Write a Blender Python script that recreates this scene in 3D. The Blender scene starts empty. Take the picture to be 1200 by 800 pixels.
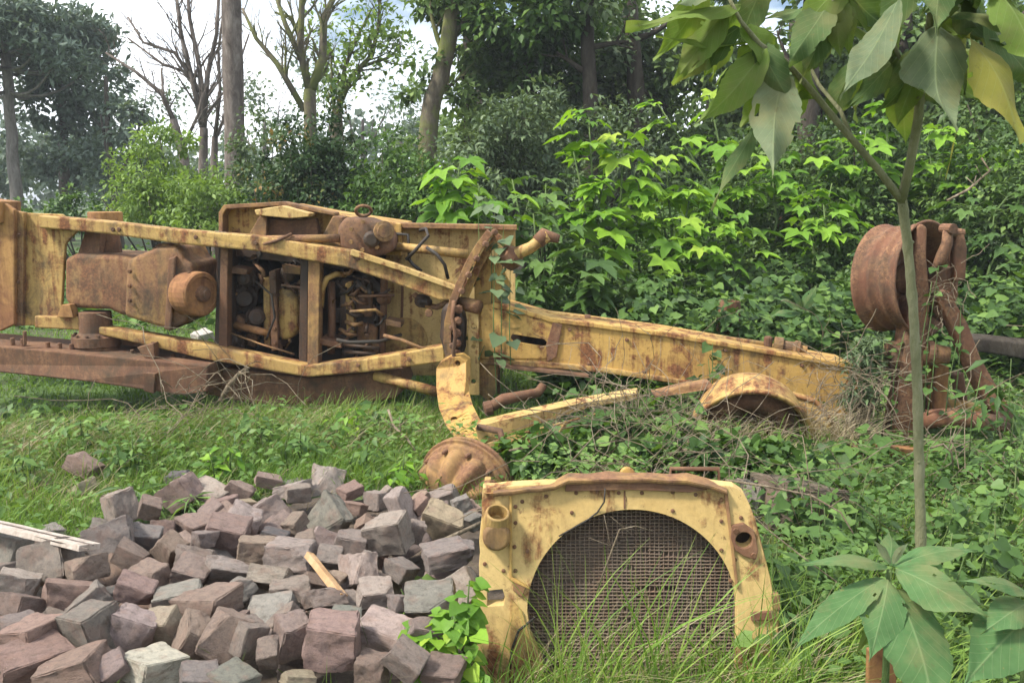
import bpy, bmesh, math, random
import numpy as np
from mathutils import Vector, Matrix, Euler

C = bpy.context.scene
COL = C.collection
rnd = random.Random(7)
NR = np.random.default_rng(7)
R = math.radians

# ------------------------------------------------------------------ camera
FPX = 1039.0; HC = 1.55; PITCH = math.atan(165 / FPX)
cam_d = bpy.data.cameras.new('camera'); cam = bpy.data.objects.new('camera', cam_d); COL.objects.link(cam)
cam_d.sensor_width = 36; cam_d.lens = 36 * FPX / 1200; cam_d.clip_end = 1000; cam_d.clip_start = 0.05
cam.location = (0, 0, HC); cam.rotation_euler = (math.pi / 2 - PITCH, 0, 0)
C.camera = cam
C.render.resolution_x = 1024; C.render.resolution_y = 682

# ------------------------------------------------------------------ world, sun, exposure
SUN_EL = 52; SUN_AZ = 250      # azimuth clockwise from +Y (north)
w = bpy.data.worlds.new('World'); C.world = w; w.use_nodes = True
nt = w.node_tree; nt.nodes.clear()
wo = nt.nodes.new('ShaderNodeOutputWorld'); bg = nt.nodes.new('ShaderNodeBackground'); bg.inputs[1].default_value = 0.12
sky = nt.nodes.new('ShaderNodeTexSky'); sky.sky_type = 'NISHITA'; sky.sun_disc = False
sky.sun_elevation = R(SUN_EL); sky.sun_rotation = R(SUN_AZ); sky.air_density = 1.2; sky.dust_density = 2.5
tc = nt.nodes.new('ShaderNodeTexCoord'); nz = nt.nodes.new('ShaderNodeTexNoise'); nz.inputs['Scale'].default_value = 3.2
nz.inputs['Detail'].default_value = 7; nz.inputs['Roughness'].default_value = 0.55
mp = nt.nodes.new('ShaderNodeMapping'); mp.inputs['Scale'].default_value = (1, 1, 2.2); mp.inputs['Location'].default_value = (0.3, 0.1, 0.35)
cr = nt.nodes.new('ShaderNodeValToRGB'); cr.color_ramp.elements[0].position = 0.40; cr.color_ramp.elements[1].position = 0.58
mx = nt.nodes.new('ShaderNodeMixRGB'); mx.inputs[2].default_value = (8.4, 8.8, 9.3, 1)
nt.links.new(tc.outputs['Generated'], mp.inputs[0]); nt.links.new(mp.outputs[0], nz.inputs['Vector'])
nt.links.new(nz.outputs['Fac'], cr.inputs[0]); nt.links.new(cr.outputs[0], mx.inputs[0]); 
sm = nt.nodes.new('ShaderNodeMixRGB'); sm.blend_type = 'MULTIPLY'; sm.inputs[0].default_value = 1; sm.inputs[2].default_value = (.5, .55, .62, 1)
nt.links.new(sky.outputs[0], sm.inputs[1]); nt.links.new(sm.outputs[0], mx.inputs[1])
nt.links.new(mx.outputs[0], bg.inputs[0]); nt.links.new(bg.outputs[0], wo.inputs[0])
sl = bpy.data.lights.new('sun', 'SUN'); sl.energy = 3.3; sl.angle = R(9); sl.color = (1, 0.95, 0.86)
so = bpy.data.objects.new('sun', sl); COL.objects.link(so)
az = R(SUN_AZ); el = R(SUN_EL)
sd = Vector((math.sin(az) * math.cos(el), math.cos(az) * math.cos(el), math.sin(el)))
so.rotation_euler = (-sd).to_track_quat('-Z', 'Y').to_euler(); so.location = (-6, -6, 12)
C.view_settings.view_transform = 'Standard'; C.view_settings.look = 'None'; C.view_settings.gamma = 1
C.view_settings.exposure = 1.2; C.view_settings.use_curve_mapping = False
C.cycles.max_bounces = 6; C.cycles.diffuse_bounces = 3; C.cycles.glossy_bounces = 2; C.cycles.transmission_bounces = 3
C.cycles.use_denoising = True; C.cycles.use_adaptive_sampling = True; C.cycles.adaptive_threshold = 0.02

# ------------------------------------------------------------------ helpers
def ray(px, py):
    x = (px - 600) / FPX; y = -(py - 400) / FPX
    return Vector((x, math.cos(PITCH) + y * math.sin(PITCH), -math.sin(PITCH) + y * math.cos(PITCH)))
def at(px, py, Y):
    d = ray(px, py); return Vector((0, 0, HC)) + d * (Y / d.y)
def on(px, py, z=0.0):
    d = ray(px, py); return Vector((0, 0, HC)) + d * ((z - HC) / d.z)
def sstep(a, b, x):
    t = np.clip((np.asarray(x, float) - a) / (b - a), 0, 1); return t * t * (3 - 2 * t)
def gz(x, y):
    x = np.asarray(x, float); y = np.asarray(y, float)
    z = 0.025 * np.sin(1.7 * x + 0.6 * y) + 0.02 * np.sin(2.9 * y - 1.3 * x + 1) + 0.012 * np.sin(6.1 * x + 4.3 * y)
    d = (y - 8.0) + 0.6 * (x - 2)
    z = z + 0.22 * np.clip(d, 0, 11) * sstep(-0.5, 3, x)
    z = z - .11 * np.exp(-((y - 6.7) / .9) ** 2) * sstep(.9, -.2, x)
    z = z + 0.18 * np.exp(-(((x - 1.0) / 0.9) ** 2 + ((y - 5.15) / 0.35) ** 2))
    z = z + 0.05 * np.clip(y - 14, 0, 40) * sstep(2, -8, x) * 0.4
    return z
def g1(x, y): return float(gz(x, y))

def wl(o):
    v = Vector((0, 0, 0))
    while o is not None: v += o.location; o = o.parent
    return v
def tag(o, label=None, cat=None, group=None, kind=None):
    if label: o['label'] = label
    if cat: o['category'] = cat
    if group: o['group'] = group
    if kind: o['kind'] = kind
    return o
def thing(name, loc, label, cat, group=None):
    o = bpy.data.objects.new(name, None); COL.objects.link(o); o.location = loc; o.empty_display_size = 0.1
    return tag(o, label, cat, group)
def link(name, me, mat, parent=None):
    o = bpy.data.objects.new(name, me); COL.objects.link(o)
    if mat is not None and not me.materials: me.materials.append(mat)
    if parent is not None: o.parent = parent
    return o
def kids(o): return list(o.children)
def dup(o, loc=None, rz=None, sc=None, label=None, parent=None):
    c = o.copy(); COL.objects.link(c)
    if parent is not None: c.parent = parent
    if loc is not None: c.location = loc
    if rz is not None: c.rotation_euler[2] = rz
    if sc is not None: c.scale = sc if hasattr(sc, '__len__') else (sc, sc, sc)
    if label: c['label'] = label
    for k in kids(o): dup(k, parent=c)
    return c

class MB:
    """collects shapes into one mesh"""
    def __init__(s): s.v = []; s.f = []
    def add(s, vs, fs):
        b = len(s.v); s.v += [Vector(v) for v in vs]; s.f += [tuple(b + i for i in f) for f in fs]; return s
    def box(s, c, d, rot=None):
        c = Vector(c); d = Vector(d) / 2
        vs = [Vector((x * d.x, y * d.y, z * d.z)) for x in (-1, 1) for y in (-1, 1) for z in (-1, 1)]
        if rot is not None: vs = [rot @ v for v in vs]
        return s.add([c + v for v in vs], [(0, 1, 3, 2), (4, 6, 7, 5), (0, 4, 5, 1), (2, 3, 7, 6), (0, 2, 6, 4), (1, 5, 7, 3)])
    def prism(s, pts, ext):
        """front polygon of world points, pushed along ext"""
        n = len(pts); e = Vector(ext)
        vs = [Vector(p) for p in pts] + [Vector(p) + e for p in pts]
        fs = [tuple(range(n)), tuple(range(2 * n - 1, n - 1, -1))] + [(i, n + i, n + (i + 1) % n, (i + 1) % n) for i in range(n)]
        return s.add(vs, fs)
    def holed(s, outer, holes, ext):
        bm = bmesh.new(); e = Vector(ext)
        for lp in [outer] + list(holes):
            vs = [bm.verts.new(p) for p in lp]
            for i in range(len(vs)): bm.edges.new((vs[i], vs[(i + 1) % len(vs)]))
        bmesh.ops.triangle_fill(bm, use_beauty=True, use_dissolve=False, edges=bm.edges[:])
        r = bmesh.ops.extrude_face_region(bm, geom=bm.faces[:])
        # keep the original faces as the front
        nv = [g for g in r['geom'] if isinstance(g, bmesh.types.BMVert)]
        bmesh.ops.translate(bm, vec=e, verts=nv)
        bmesh.ops.recalc_face_normals(bm, faces=bm.faces[:])
        bm.verts.index_update()
        s.add([v.co.copy() for v in bm.verts], [[v.index for v in f.verts] for f in bm.faces]); bm.free(); return s
    def tube(s, pts, rad, n=8, caps=True):
        pts = [Vector(p) for p in pts]; m = len(pts)
        if not hasattr(rad, '__len__'): rad = [rad] * m
        b = len(s.v); prev = None
        for i, p in enumerate(pts):
            t = (pts[min(i + 1, m - 1)] - pts[max(i - 1, 0)])
            if t.length < 1e-9: t = Vector((0, 0, 1))
            t.normalize()
            if prev is None:
                a = t.orthogonal().normalized()
            else:
                a = prev - t * prev.dot(t)
                if a.length < 1e-6: a = t.orthogonal()
                a.normalize()
            prev = a; bb = t.cross(a)
            for k in range(n):
                an = 2 * math.pi * k / n
                s.v.append(p + (a * math.cos(an) + bb * math.sin(an)) * rad[i])
        for i in range(m - 1):
            for k in range(n):
                k2 = (k + 1) % n
                s.f.append((b + i * n + k, b + i * n + k2, b + (i + 1) * n + k2, b + (i + 1) * n + k))
        if caps:
            s.f.append(tuple(b + k for k in range(n - 1, -1, -1))); s.f.append(tuple(b + (m - 1) * n + k for k in range(n)))
        return s
    def lathe(s, c, axis, prof, n=24, closed=False):
        """prof: list of (along, radius)"""
        c = Vector(c); ax = Vector(axis).normalized(); a = ax.orthogonal().normalized(); bb = ax.cross(a); b = len(s.v); m = len(prof)
        for (h, r) in prof:
            for k in range(n):
                an = 2 * math.pi * k / n
                s.v.append(c + ax * h + (a * math.cos(an) + bb * math.sin(an)) * max(r, 1e-4))
        for i in range(m if closed else m - 1):
            i2 = (i + 1) % m
            for k in range(n):
                k2 = (k + 1) % n
                s.f.append((b + i * n + k, b + i * n + k2, b + i2 * n + k2, b + i2 * n + k))
        if not closed:
            s.f.append(tuple(b + k for k in range(n - 1, -1, -1))); s.f.append(tuple(b + (m - 1) * n + k for k in range(n)))
        return s
    def build(s, name, mat, parent=None, bevel=0, seg=2, smooth=False, local=False, sub=0):
        me = bpy.data.meshes.new(name)
        off = Vector((0, 0, 0)) if (parent is None or local) else wl(parent)
        me.from_pydata([v - off for v in s.v], [], s.f); me.validate()
        bm = bmesh.new(); bm.from_mesh(me); bmesh.ops.recalc_face_normals(bm, faces=bm.faces[:]); bm.to_mesh(me); bm.free()
        o = link(name, me, mat, parent)
        if smooth:
            for p in me.polygons: p.use_smooth = True
        if bevel:
            md = o.modifiers.new('bevel', 'BEVEL'); md.width = bevel; md.segments = seg; md.limit_method = 'ANGLE'; md.angle_limit = R(35)
            if seg > 2:
                for p in me.polygons: p.use_smooth = True
        return o

def fast_mesh(name, V, F, tint=None, smooth=False):
    """V (n,3), F (m,k) all faces with k corners"""
    V = np.asarray(V, np.float32); F = np.asarray(F, np.int32); k = F.shape[1]
    me = bpy.data.meshes.new(name)
    me.vertices.add(len(V)); me.vertices.foreach_set('co', V.ravel())
    me.loops.add(F.size); me.loops.foreach_set('vertex_index', F.ravel())
    me.polygons.add(len(F)); me.polygons.foreach_set('loop_start', np.arange(0, F.size, k, dtype=np.int32))
    if smooth: me.polygons.foreach_set('use_smooth', np.ones(len(F), bool))
    if tint is not None:
        a = me.attributes.new('tint', 'FLOAT', 'POINT'); a.data.foreach_set('value', np.asarray(tint, np.float32))
    me.update(calc_edges=True); return me

def nrm(a): return a / np.maximum(np.linalg.norm(a, axis=-1, keepdims=True), 1e-9)
# leaf templates: x across, y along, z up; triangles
def lf_simple(wd=0.32): return (np.array([(0, 0, 0), (-wd, .45, .07), (wd, .45, .07), (0, 1, -.12), (0, .5, 0)]), np.array([(0, 2, 4), (2, 3, 4), (0, 4, 1), (4, 3, 1)]))
def lf_cheap(wd=0.34): return (np.array([(0, 0, 0), (-wd, .5, .1), (wd, .5, .1), (0, 1, -.1)]), np.array([(0, 2, 3), (0, 3, 1)]))
def lf_heart(): return (np.array([(0, .1, 0), (-.32, 0, .04), (-.46, .3, .05), (-.26, .68, .0), (0, 1, -.14), (.26, .68, 0), (.46, .3, .05), (.32, 0, .04), (0, .45, -.03)]),
                        np.array([(8, i, (i + 1) if i < 7 else 0) for i in range(8)][::-1]))
def lf_palm(n=5, spread=115):
    pts = [(0, -0.05, 0)]
    for i in range(n):
        a = R(-spread + 2 * spread * i / (n - 1)); L = 1 - 0.45 * abs(i - (n - 1) / 2) / ((n - 1) / 2)
        for (da, q, zz) in ((-15, .68, .03), (0, 1, -.1), (15, .68, .03)):
            aa = a + R(da); pts.append((math.sin(aa) * L * q, math.cos(aa) * L * q, zz))
        if i < n - 1:
            aa = a + R(spread / (n - 1)); pts.append((math.sin(aa) * .44, math.cos(aa) * .44, .05))
    m = len(pts) - 1; V = np.array([(0, .02, 0)] + pts[1:] ); V = np.array(list(V)); F = [(0, i, i + 1) for i in range(1, m)]
    return (V, np.array(F)[:, ::-1])
def leaves(name, P, D, N, S, tmpl, tint):
    TV, TF = tmpl; n = len(P); y = nrm(np.asarray(D)); x = nrm(np.cross(y, N)); z = np.cross(x, y); S = np.asarray(S)[:, None, None]
    V = P[:, None, :] + S * (TV[None, :, 0:1] * x[:, None, :] + TV[None, :, 1:2] * y[:, None, :] + TV[None, :, 2:3] * z[:, None, :])
    F = (TF[None] + (np.arange(n) * len(TV))[:, None, None]).reshape(-1, 3)
    return fast_mesh(name, V.reshape(-1, 3), F, np.repeat(tint, len(TV)))
def cloud(n, c, rad, k, rc, inner=.35, droop=.3, rng=NR, low=-1.0):
    """points of a crown made of k clumps: P, D, N, tint"""
    u = nrm(rng.normal(size=(k * 3, 3))); u = u[u[:, 2] > low][:k]; k = len(u)
    cc = np.asarray(c) + u * np.asarray(rad) * (inner + (1 - inner) * rng.random((k, 1)) ** .6)
    ci = rng.integers(0, k, n); ct = rng.random(k)
    q = rng.normal(size=(n, 3)); q = nrm(q) * rng.random((n, 1)) ** .5
    rr = rc * (0.6 + 0.8 * rng.random(k))
    P = cc[ci] + q * rr[ci][:, None] * np.array([1, 1, .7])
    out = nrm(P - np.asarray(c))
    D = nrm(.5 * q + .4 * out + .5 * rng.normal(size=(n, 3)) + np.array([0, 0, -droop]))
    N = nrm(np.array([0, 0, 1.]) + .45 * rng.normal(size=(n, 3)) + .3 * out)
    t = np.clip(.55 * ct[ci] + .45 * rng.random(n), 0, 1)
    return P, D, N, t

# ------------------------------------------------------------------ materials
def newmat(name):
    m = bpy.data.materials.new(name); m.use_nodes = True; t = m.node_tree; t.nodes.clear()
    o = t.nodes.new('ShaderNodeOutputMaterial'); b = t.nodes.new('ShaderNodeBsdfPrincipled'); t.links.new(b.outputs[0], o.inputs[0])
    return m, t, b, o
def noise(t, vec, scale, detail=6, rough=.6, dist=0):
    n = t.nodes.new('ShaderNodeTexNoise'); n.inputs['Scale'].default_value = scale; n.inputs['Detail'].default_value = detail
    n.inputs['Roughness'].default_value = rough; n.inputs['Distortion'].default_value = dist; t.links.new(vec, n.inputs['Vector']); return n.outputs['Fac']
def ramp(t, fac, stops):
    r = t.nodes.new('ShaderNodeValToRGB'); e = r.color_ramp.elements
    while len(e) < len(stops): e.new(.5)
    for el_, (p, c) in zip(e, stops):
        el_.position = p; el_.color = (*c, 1) if hasattr(c, '__len__') else (c, c, c, 1)
    t.links.new(fac, r.inputs[0]); return r.outputs[0]
def mix(t, fac, a, b, mode='MIX'):
    m = t.nodes.new('ShaderNodeMixRGB'); m.blend_type = mode
    for i, v in ((0, fac), (1, a), (2, b)):
        if hasattr(v, 'links') or isinstance(v, bpy.types.NodeSocket): t.links.new(v, m.inputs[i])
        elif i == 0: m.inputs[0].default_value = v
        else: m.inputs[i].default_value = (*v, 1)
    return m.outputs[0]
def objco(t, scale=(1, 1, 1), rot=(0, 0, 0)):
    c = t.nodes.new('ShaderNodeTexCoord'); m = t.nodes.new('ShaderNodeMapping'); m.inputs['Scale'].default_value = scale; m.inputs['Rotation'].default_value = rot
    t.links.new(c.outputs['Object'], m.inputs[0]); return m.outputs[0]
def bump(t, b, h, strength=.3, dist=.01):
    n = t.nodes.new('ShaderNodeBump'); n.inputs['Strength'].default_value = strength; n.inputs['Distance'].default_value = dist
    t.links.new(h, n.inputs['Height']); t.links.new(n.outputs[0], b.inputs['Normal'])
def rusty(name, paint, paint2, rust, rust2, lo, hi, dirt=(.06, .045, .03), dirt_at=.62, rough=.62):
    """weathered paint: two paint tones, rust breaking through between lo and hi, grime and run-down streaks"""
    m, t, b, o = newmat(name); v = objco(t)
    big = noise(t, v, 1.7, 5, .6, .4); mid = noise(t, v, 6.5, 9, .68, .5); fine = noise(t, v, 55, 5, .7)
    streak = noise(t, objco(t, (9, 9, .9)), 1.6, 5, .6, .3)
    pc = mix(t, ramp(t, big, [(.38, 0), (.62, 1)]), paint, paint2)
    rc = mix(t, ramp(t, fine, [(.35, 0), (.65, 1)]), rust, rust2)
    s = t.nodes.new('ShaderNodeMath'); s.operation = 'ADD'
    s2 = t.nodes.new('ShaderNodeMath'); s2.operation = 'MULTIPLY'; s2.inputs[1].default_value = .45; t.links.new(streak, s2.inputs[0])
    s3 = t.nodes.new('ShaderNodeMath'); s3.operation = 'MULTIPLY'; s3.inputs[1].default_value = .6; t.links.new(mid, s3.inputs[0])
    t.links.new(s2.outputs[0], s.inputs[0]); t.links.new(s3.outputs[0], s.inputs[1])
    f = ramp(t, s.outputs[0], [(lo, 0), (hi, 1)])
    col = mix(t, f, pc, rc)
    chips = noise(t, v, 26, 4, .8, .6); col = mix(t, ramp(t, chips, [(.63, 0), (.68, .7)]), col, rust)
    drip = noise(t, objco(t, (22, 22, 1.3)), 1.5, 4, .6, .2); col = mix(t, ramp(t, drip, [(.56, 0), (.76, .38)]), col, rust)
    g = ramp(t, noise(t, v, 3.1, 8, .7, .8), [(dirt_at - .08, 0), (dirt_at + .1, .85)])
    col = mix(t, g, col, dirt)
    col = mix(t, ramp(t, fine, [(.3, .35), (.7, 0)]), col, (0, 0, 0), 'MIX') if False else mix(t, .35, col, ramp(t, fine, [(.3, .35), (.7, 1.0)]), 'MULTIPLY')
    t.links.new(col, b.inputs['Base Color'])
    rr = ramp(t, f, [(0, rough), (1, .9)]); t.links.new(rr, b.inputs['Roughness'])
    hh = t.nodes.new('ShaderNodeMath'); hh.operation = 'ADD'; t.links.new(f, hh.inputs[0]); t.links.new(fine, hh.inputs[1])
    bump(t, b, hh.outputs[0], .35, .004); b.inputs['Specular IOR Level'].default_value = .3
    return m
RUST = (.10, .042, .02); RUST2 = (.26, .11, .045)
M = {}
M['yellow'] = rusty('weathered yellow paint', (.50, .315, .09), (.39, .23, .065), RUST, RUST2, .52, .61, dirt_at=.63)
M['yellow_clean'] = rusty('faded yellow paint', (.53, .375, .15), (.45, .30, .105), RUST, RUST2, .54, .62, dirt_at=.66)
M['yellow_dirty'] = rusty('grimy yellow paint', (.48, .315, .10), (.36, .225, .075), RUST, RUST2, .49, .60, dirt_at=.58)
M['rust'] = rusty('brown rust', (.155, .074, .04), (.10, .05, .03), (.26, .14, .072), (.10, .055, .036), .46, .60, dirt_at=.58, rough=.85)
M['rust_orange'] = rusty('orange rust', (.30, .14, .062), (.36, .20, .07), (.17, .075, .038), RUST, .46, .64, dirt_at=.7, rough=.85)
M['rust_red'] = rusty('red rust', (.205, .088, .046), (.115, .05, .03), (.31, .165, .085), (.075, .038, .027), .43, .58, dirt_at=.57, rough=.8)
M['rust_yellow'] = rusty('rust with paint remains', (.25, .14, .06), (.36, .22, .075), (.14, .07, .04), (.25, .13, .065), .43, .58, dirt_at=.56, rough=.8)
M['housing'] = rusty('oily rusted casting', (.24, .13, .062), (.35, .21, .08), (.12, .06, .036), (.22, .105, .052), .42, .56, dirt_at=.56, rough=.75)
M['grease'] = rusty('black grease and recess shade', (.024, .018, .014), (.05, .034, .024), (.11, .06, .034), (.04, .022, .015), .5, .66, rough=.55)  # real grease, darkened further to put shade into the bay and recess backs
M['rubber'] = rusty('dull black hose', (.03, .027, .024), (.045, .038, .03), (.09, .06, .04), (.06, .04, .03), .55, .7, rough=.7)

def leafmat(name, stops, trans=.35, rough=.5, dead=None):
    m, t, b, o = newmat(name); a = t.nodes.new('ShaderNodeAttribute'); a.attribute_name = 'tint'
    c = ramp(t, a.outputs['Fac'], stops)
    v = objco(t); n = noise(t, v, 30, 3, .6); c = mix(t, .35, c, ramp(t, n, [(.3, .45), (.7, 1.0)]), 'MULTIPLY')
    t.links.new(c, b.inputs['Base Color']); b.inputs['Roughness'].default_value = rough; b.inputs['Specular IOR Level'].default_value = .25
    tr = t.nodes.new('ShaderNodeBsdfTranslucent'); t.links.new(mix(t, 1.0, c, (1.0, 1.0, .45), 'MULTIPLY'), tr.inputs[0])
    ms = t.nodes.new('ShaderNodeMixShader'); ms.inputs[0].default_value = trans
    t.links.new(b.outputs[0], ms.inputs[1]); t.links.new(tr.outputs[0], ms.inputs[2]); t.links.new(ms.outputs[0], o.inputs[0]); return m
L = {}
L['dark'] = leafmat('dark forest leaf', [(0, (.055, .095, .035)), (.6, (.13, .205, .065)), (1, (.24, .34, .10))], .3)
L['grey'] = leafmat('grey green leaf', [(0, (.065, .10, .055)), (.6, (.125, .18, .085)), (1, (.21, .28, .13))], .3)
L['mid'] = leafmat('mid green leaf', [(0, (.035, .075, .02)), (.6, (.08, .155, .035)), (1, (.165, .27, .06))], .35)
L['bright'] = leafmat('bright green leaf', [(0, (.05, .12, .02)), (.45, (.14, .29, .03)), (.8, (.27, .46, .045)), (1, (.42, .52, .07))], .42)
L['lime'] = leafmat('lime bush leaf', [(0, (.11, .18, .04)), (.6, (.20, .31, .065)), (1, (.31, .43, .10))], .4)
L['tip'] = leafmat('leaf with orange young growth', [(0, (.02, .045, .016)), (.72, (.05, .1, .03)), (.86, (.13, .15, .04)), (1, (.36, .17, .05))], .3)
L['conifer'] = leafmat('araucaria needles', [(0, (.10, .14, .11)), (.7, (.16, .215, .16)), (1, (.25, .31, .21))], .2)  # lightened, so the leaf colour itself carries part of the haze
L['pale'] = leafmat('pale distant leaf', [(0, (.07, .11, .075)), (.6, (.115, .165, .10)), (1, (.17, .23, .13))], .4)  # haze of the distance put into the leaf colour
L['grass'] = leafmat('grass blade', [(0, (.08, .155, .025)), (.5, (.17, .29, .05)), (.8, (.28, .39, .08)), (.93, (.38, .38, .16)), (1, (.5, .44, .26))], .35)
L['straw'] = leafmat('dry grass', [(0, (.2, .16, .09)), (.5, (.36, .29, .17)), (1, (.55, .47, .3))], .25)
L['weed'] = leafmat('ground weed leaf', [(0, (.045, .095, .024)), (.5, (.10, .19, .045)), (1, (.20, .31, .075))], .35)
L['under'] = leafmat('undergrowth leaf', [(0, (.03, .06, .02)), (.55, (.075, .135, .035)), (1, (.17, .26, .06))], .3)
def bark(name, a, b_, c, scale=7, moss=None):
    m, t, b, o = newmat(name); v = objco(t, (1, 1, .35)); n = noise(t, v, scale, 9, .7, .4); f = noise(t, v, scale * 6, 5, .7)
    col = ramp(t, n, [(.3, a), (.5, b_), (.72, c)])
    if moss: col = mix(t, ramp(t, noise(t, objco(t), 2.2, 6, .65), [(.45, 0), (.58, .8)]), col, moss)
    t.links.new(col, b.inputs['Base Color']); b.inputs['Roughness'].default_value = .9; b.inputs['Specular IOR Level'].default_value = .15
    h = t.nodes.new('ShaderNodeMath'); h.operation = 'ADD'; t.links.new(n, h.inputs[0]); t.links.new(f, h.inputs[1]); bump(t, b, h.outputs[0], .7, .02); return m
M['bark'] = bark('grey brown bark', (.04, .032, .027), (.13, .105, .09), (.25, .215, .19))
M['bark_dark'] = bark('dark bark', (.025, .02, .016), (.055, .045, .035), (.1, .085, .065))
M['bark_moss'] = bark('mossy bark', (.05, .04, .03), (.12, .1, .07), (.2, .17, .12), moss=(.14, .16, .04))
M['bark_pale'] = bark('pale araucaria bark', (.08, .068, .06), (.17, .15, .135), (.28, .25, .23))
M['twig'] = bark('dry twig', (.08, .06, .04), (.19, .15, .10), (.36, .3, .22), 20)
M['sapling_bark'] = bark('green grey sapling bark', (.13, .13, .07), (.2, .2, .11), (.29, .27, .18), 14)
M['wood'] = bark('split wood', (.30, .17, .085), (.44, .27, .14), (.56, .40, .24), 12)
M['stem'] = bark('green stem', (.06, .1, .03), (.1, .15, .05), (.16, .2, .08), 14)
# ------------------------------------------------------------------ ground
def make_ground():
    xs = np.unique(np.concatenate([np.linspace(-8, 9, 120), np.linspace(-30, 30, 70), np.linspace(-300, 300, 41)]))
    ys = np.unique(np.concatenate([np.linspace(-3, 14, 120), np.linspace(-40, 60, 70), np.linspace(-100, 500, 41)]))
    X, Y = np.meshgrid(xs, ys); Z = gz(X, np.clip(Y, -40, 60)); V = np.stack([X, Y, Z], -1).reshape(-1, 3)
    nx, ny = len(xs), len(ys); i = np.arange(ny - 1)[:, None] * nx + np.arange(nx - 1)[None]
    F = np.stack([i, i + 1, i + 1 + nx, i + nx], -1).reshape(-1, 4)
    m, t, b, o = newmat('soil under grass'); v = objco(t)
    soil = ramp(t, noise(t, v, 14, 8, .7), [(.35, (.035, .024, .015)), (.65, (.1, .07, .045))])
    green = ramp(t, noise(t, v, 22, 6, .7), [(.35, (.03, .06, .012)), (.65, (.09, .16, .03))])
    col = mix(t, ramp(t, noise(t, v, 1.1, 6, .65), [(.4, .35), (.55, 1)]), soil, green)
    t.links.new(col, b.inputs['Base Color']); b.inputs['Roughness'].default_value = .95; bump(t, b, noise(t, v, 30, 6, .7), .8, .03)
    g = link('ground', fast_mesh('ground', V, F, smooth=True), m); tag(g, kind='structure')
make_ground()

# ------------------------------------------------------------------ trees
def limb(p, d, ln, r0, r1, rng, n=6, wob=.12, lift=.0):
    pts = [Vector(p)]; rs = [r0]; d = Vector(d).normalized()
    for i in range(n):
        d = (d + Vector((rng.uniform(-wob, wob), rng.uniform(-wob, wob), rng.uniform(-wob, wob) + lift))).normalized()
        pts.append(pts[-1] + d * ln / n); rs.append(r0 + (r1 - r0) * (i + 1) / n)
    return pts, rs
def branch(mb, p, d, ln, r, depth, rng, tips, wob=.13, lift=.03, kidsn=(2, 4), ang=.75, sides=6, shrink=.62):
    pts, rs = limb(p, d, ln, r, r * (.45 if depth else .25), rng, 6, wob, lift); mb.tube(pts, rs, max(3, sides))
    tips.append(pts[-1])
    if depth <= 0: return
    tips.append(pts[4])
    for k in range(rng.randint(*kidsn)):
        i = rng.randint(2, 6); dd = (pts[i] - pts[i - 1]).normalized(); ax = dd.orthogonal().normalized(); ax.rotate(Matrix.Rotation(rng.uniform(0, 6.28), 3, dd))
        nd = dd * math.cos(ang * rng.uniform(.6, 1.2)) + ax * math.sin(ang * rng.uniform(.6, 1.2))
        branch(mb, pts[i], nd, ln * shrink * rng.uniform(.75, 1.2), rs[i] * .62, depth - 1, rng, tips, wob, lift, kidsn, ang, sides - 1, shrink)
def tree(name, label, px, Y, path, r0, r1, crown=None, mat='bark', leaf='dark', cat='tree', group=None, limbs=(), seed=1, depth=2, sides=9):
    """path: trunk line as (px,py,Y); crown: list of (px,py,Y,rx,ry,rz,n,size); limbs: (index on path, (px,py,Y) end, radius)"""
    rng = random.Random(seed); nr = np.random.default_rng(seed)
    pts = [at(*q) for q in path]; pts[0].z = g1(pts[0].x, pts[0].y) - .1
    base = Vector((pts[0].x, pts[0].y, pts[0].z + .1)); root = thing(name, base, label, cat, group)
    # smooth the trunk line
    P = []; m = len(pts)
    for i in range(m - 1):
        for k in range(5):
            u = k / 5; a, b_ = pts[max(i - 1, 0)], pts[i]; c, d = pts[i + 1], pts[min(i + 2, m - 1)]
            P.append(.5 * ((2 * b_) + (c - a) * u + (2 * a - 5 * b_ + 4 * c - d) * u * u + (3 * b_ - a - 3 * c + d) * u ** 3))
    P.append(pts[-1]); n = len(P)
    RR = [(r0 + (r1 - r0) * i / (n - 1)) * (1 + .35 * math.exp(-i * 1.2)) * rng.uniform(.94, 1.06) for i in range(n)]
    mb = MB(); mb.tube(P, RR, sides); tips = []
    for (fi, end, rr) in limbs:
        s = P[min(n - 1, int(fi * (n - 1)))]; e = at(*end); branch(mb, s, e - s, (e - s).length, rr, depth, rng, tips)
    mb.build('trunk', M[mat], root, smooth=True)
    if crown:
        A = []
        for (cx, cy, cY, rx, ry, rz, cnt, sz) in crown:
            c = at(cx, cy, cY); k = max(6, int(cnt / 60))
            Pq, D, N, T = cloud(cnt, np.array(c - base), (rx, ry, rz), k, .28 * (rx + rz) / 2 + .12, .3, .35, nr); A.append((Pq, D, N, T, sz * (.6 + .8 * nr.random(cnt))))
        Pq, D, N, T, S = [np.concatenate([a[i] for a in A]) for i in range(5)]
        link('crown', leaves('crown', Pq, D, N, S, lf_cheap(.3), T), L[leaf], root)
    return root
FG = 'trees of the wood behind the wreck'
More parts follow.
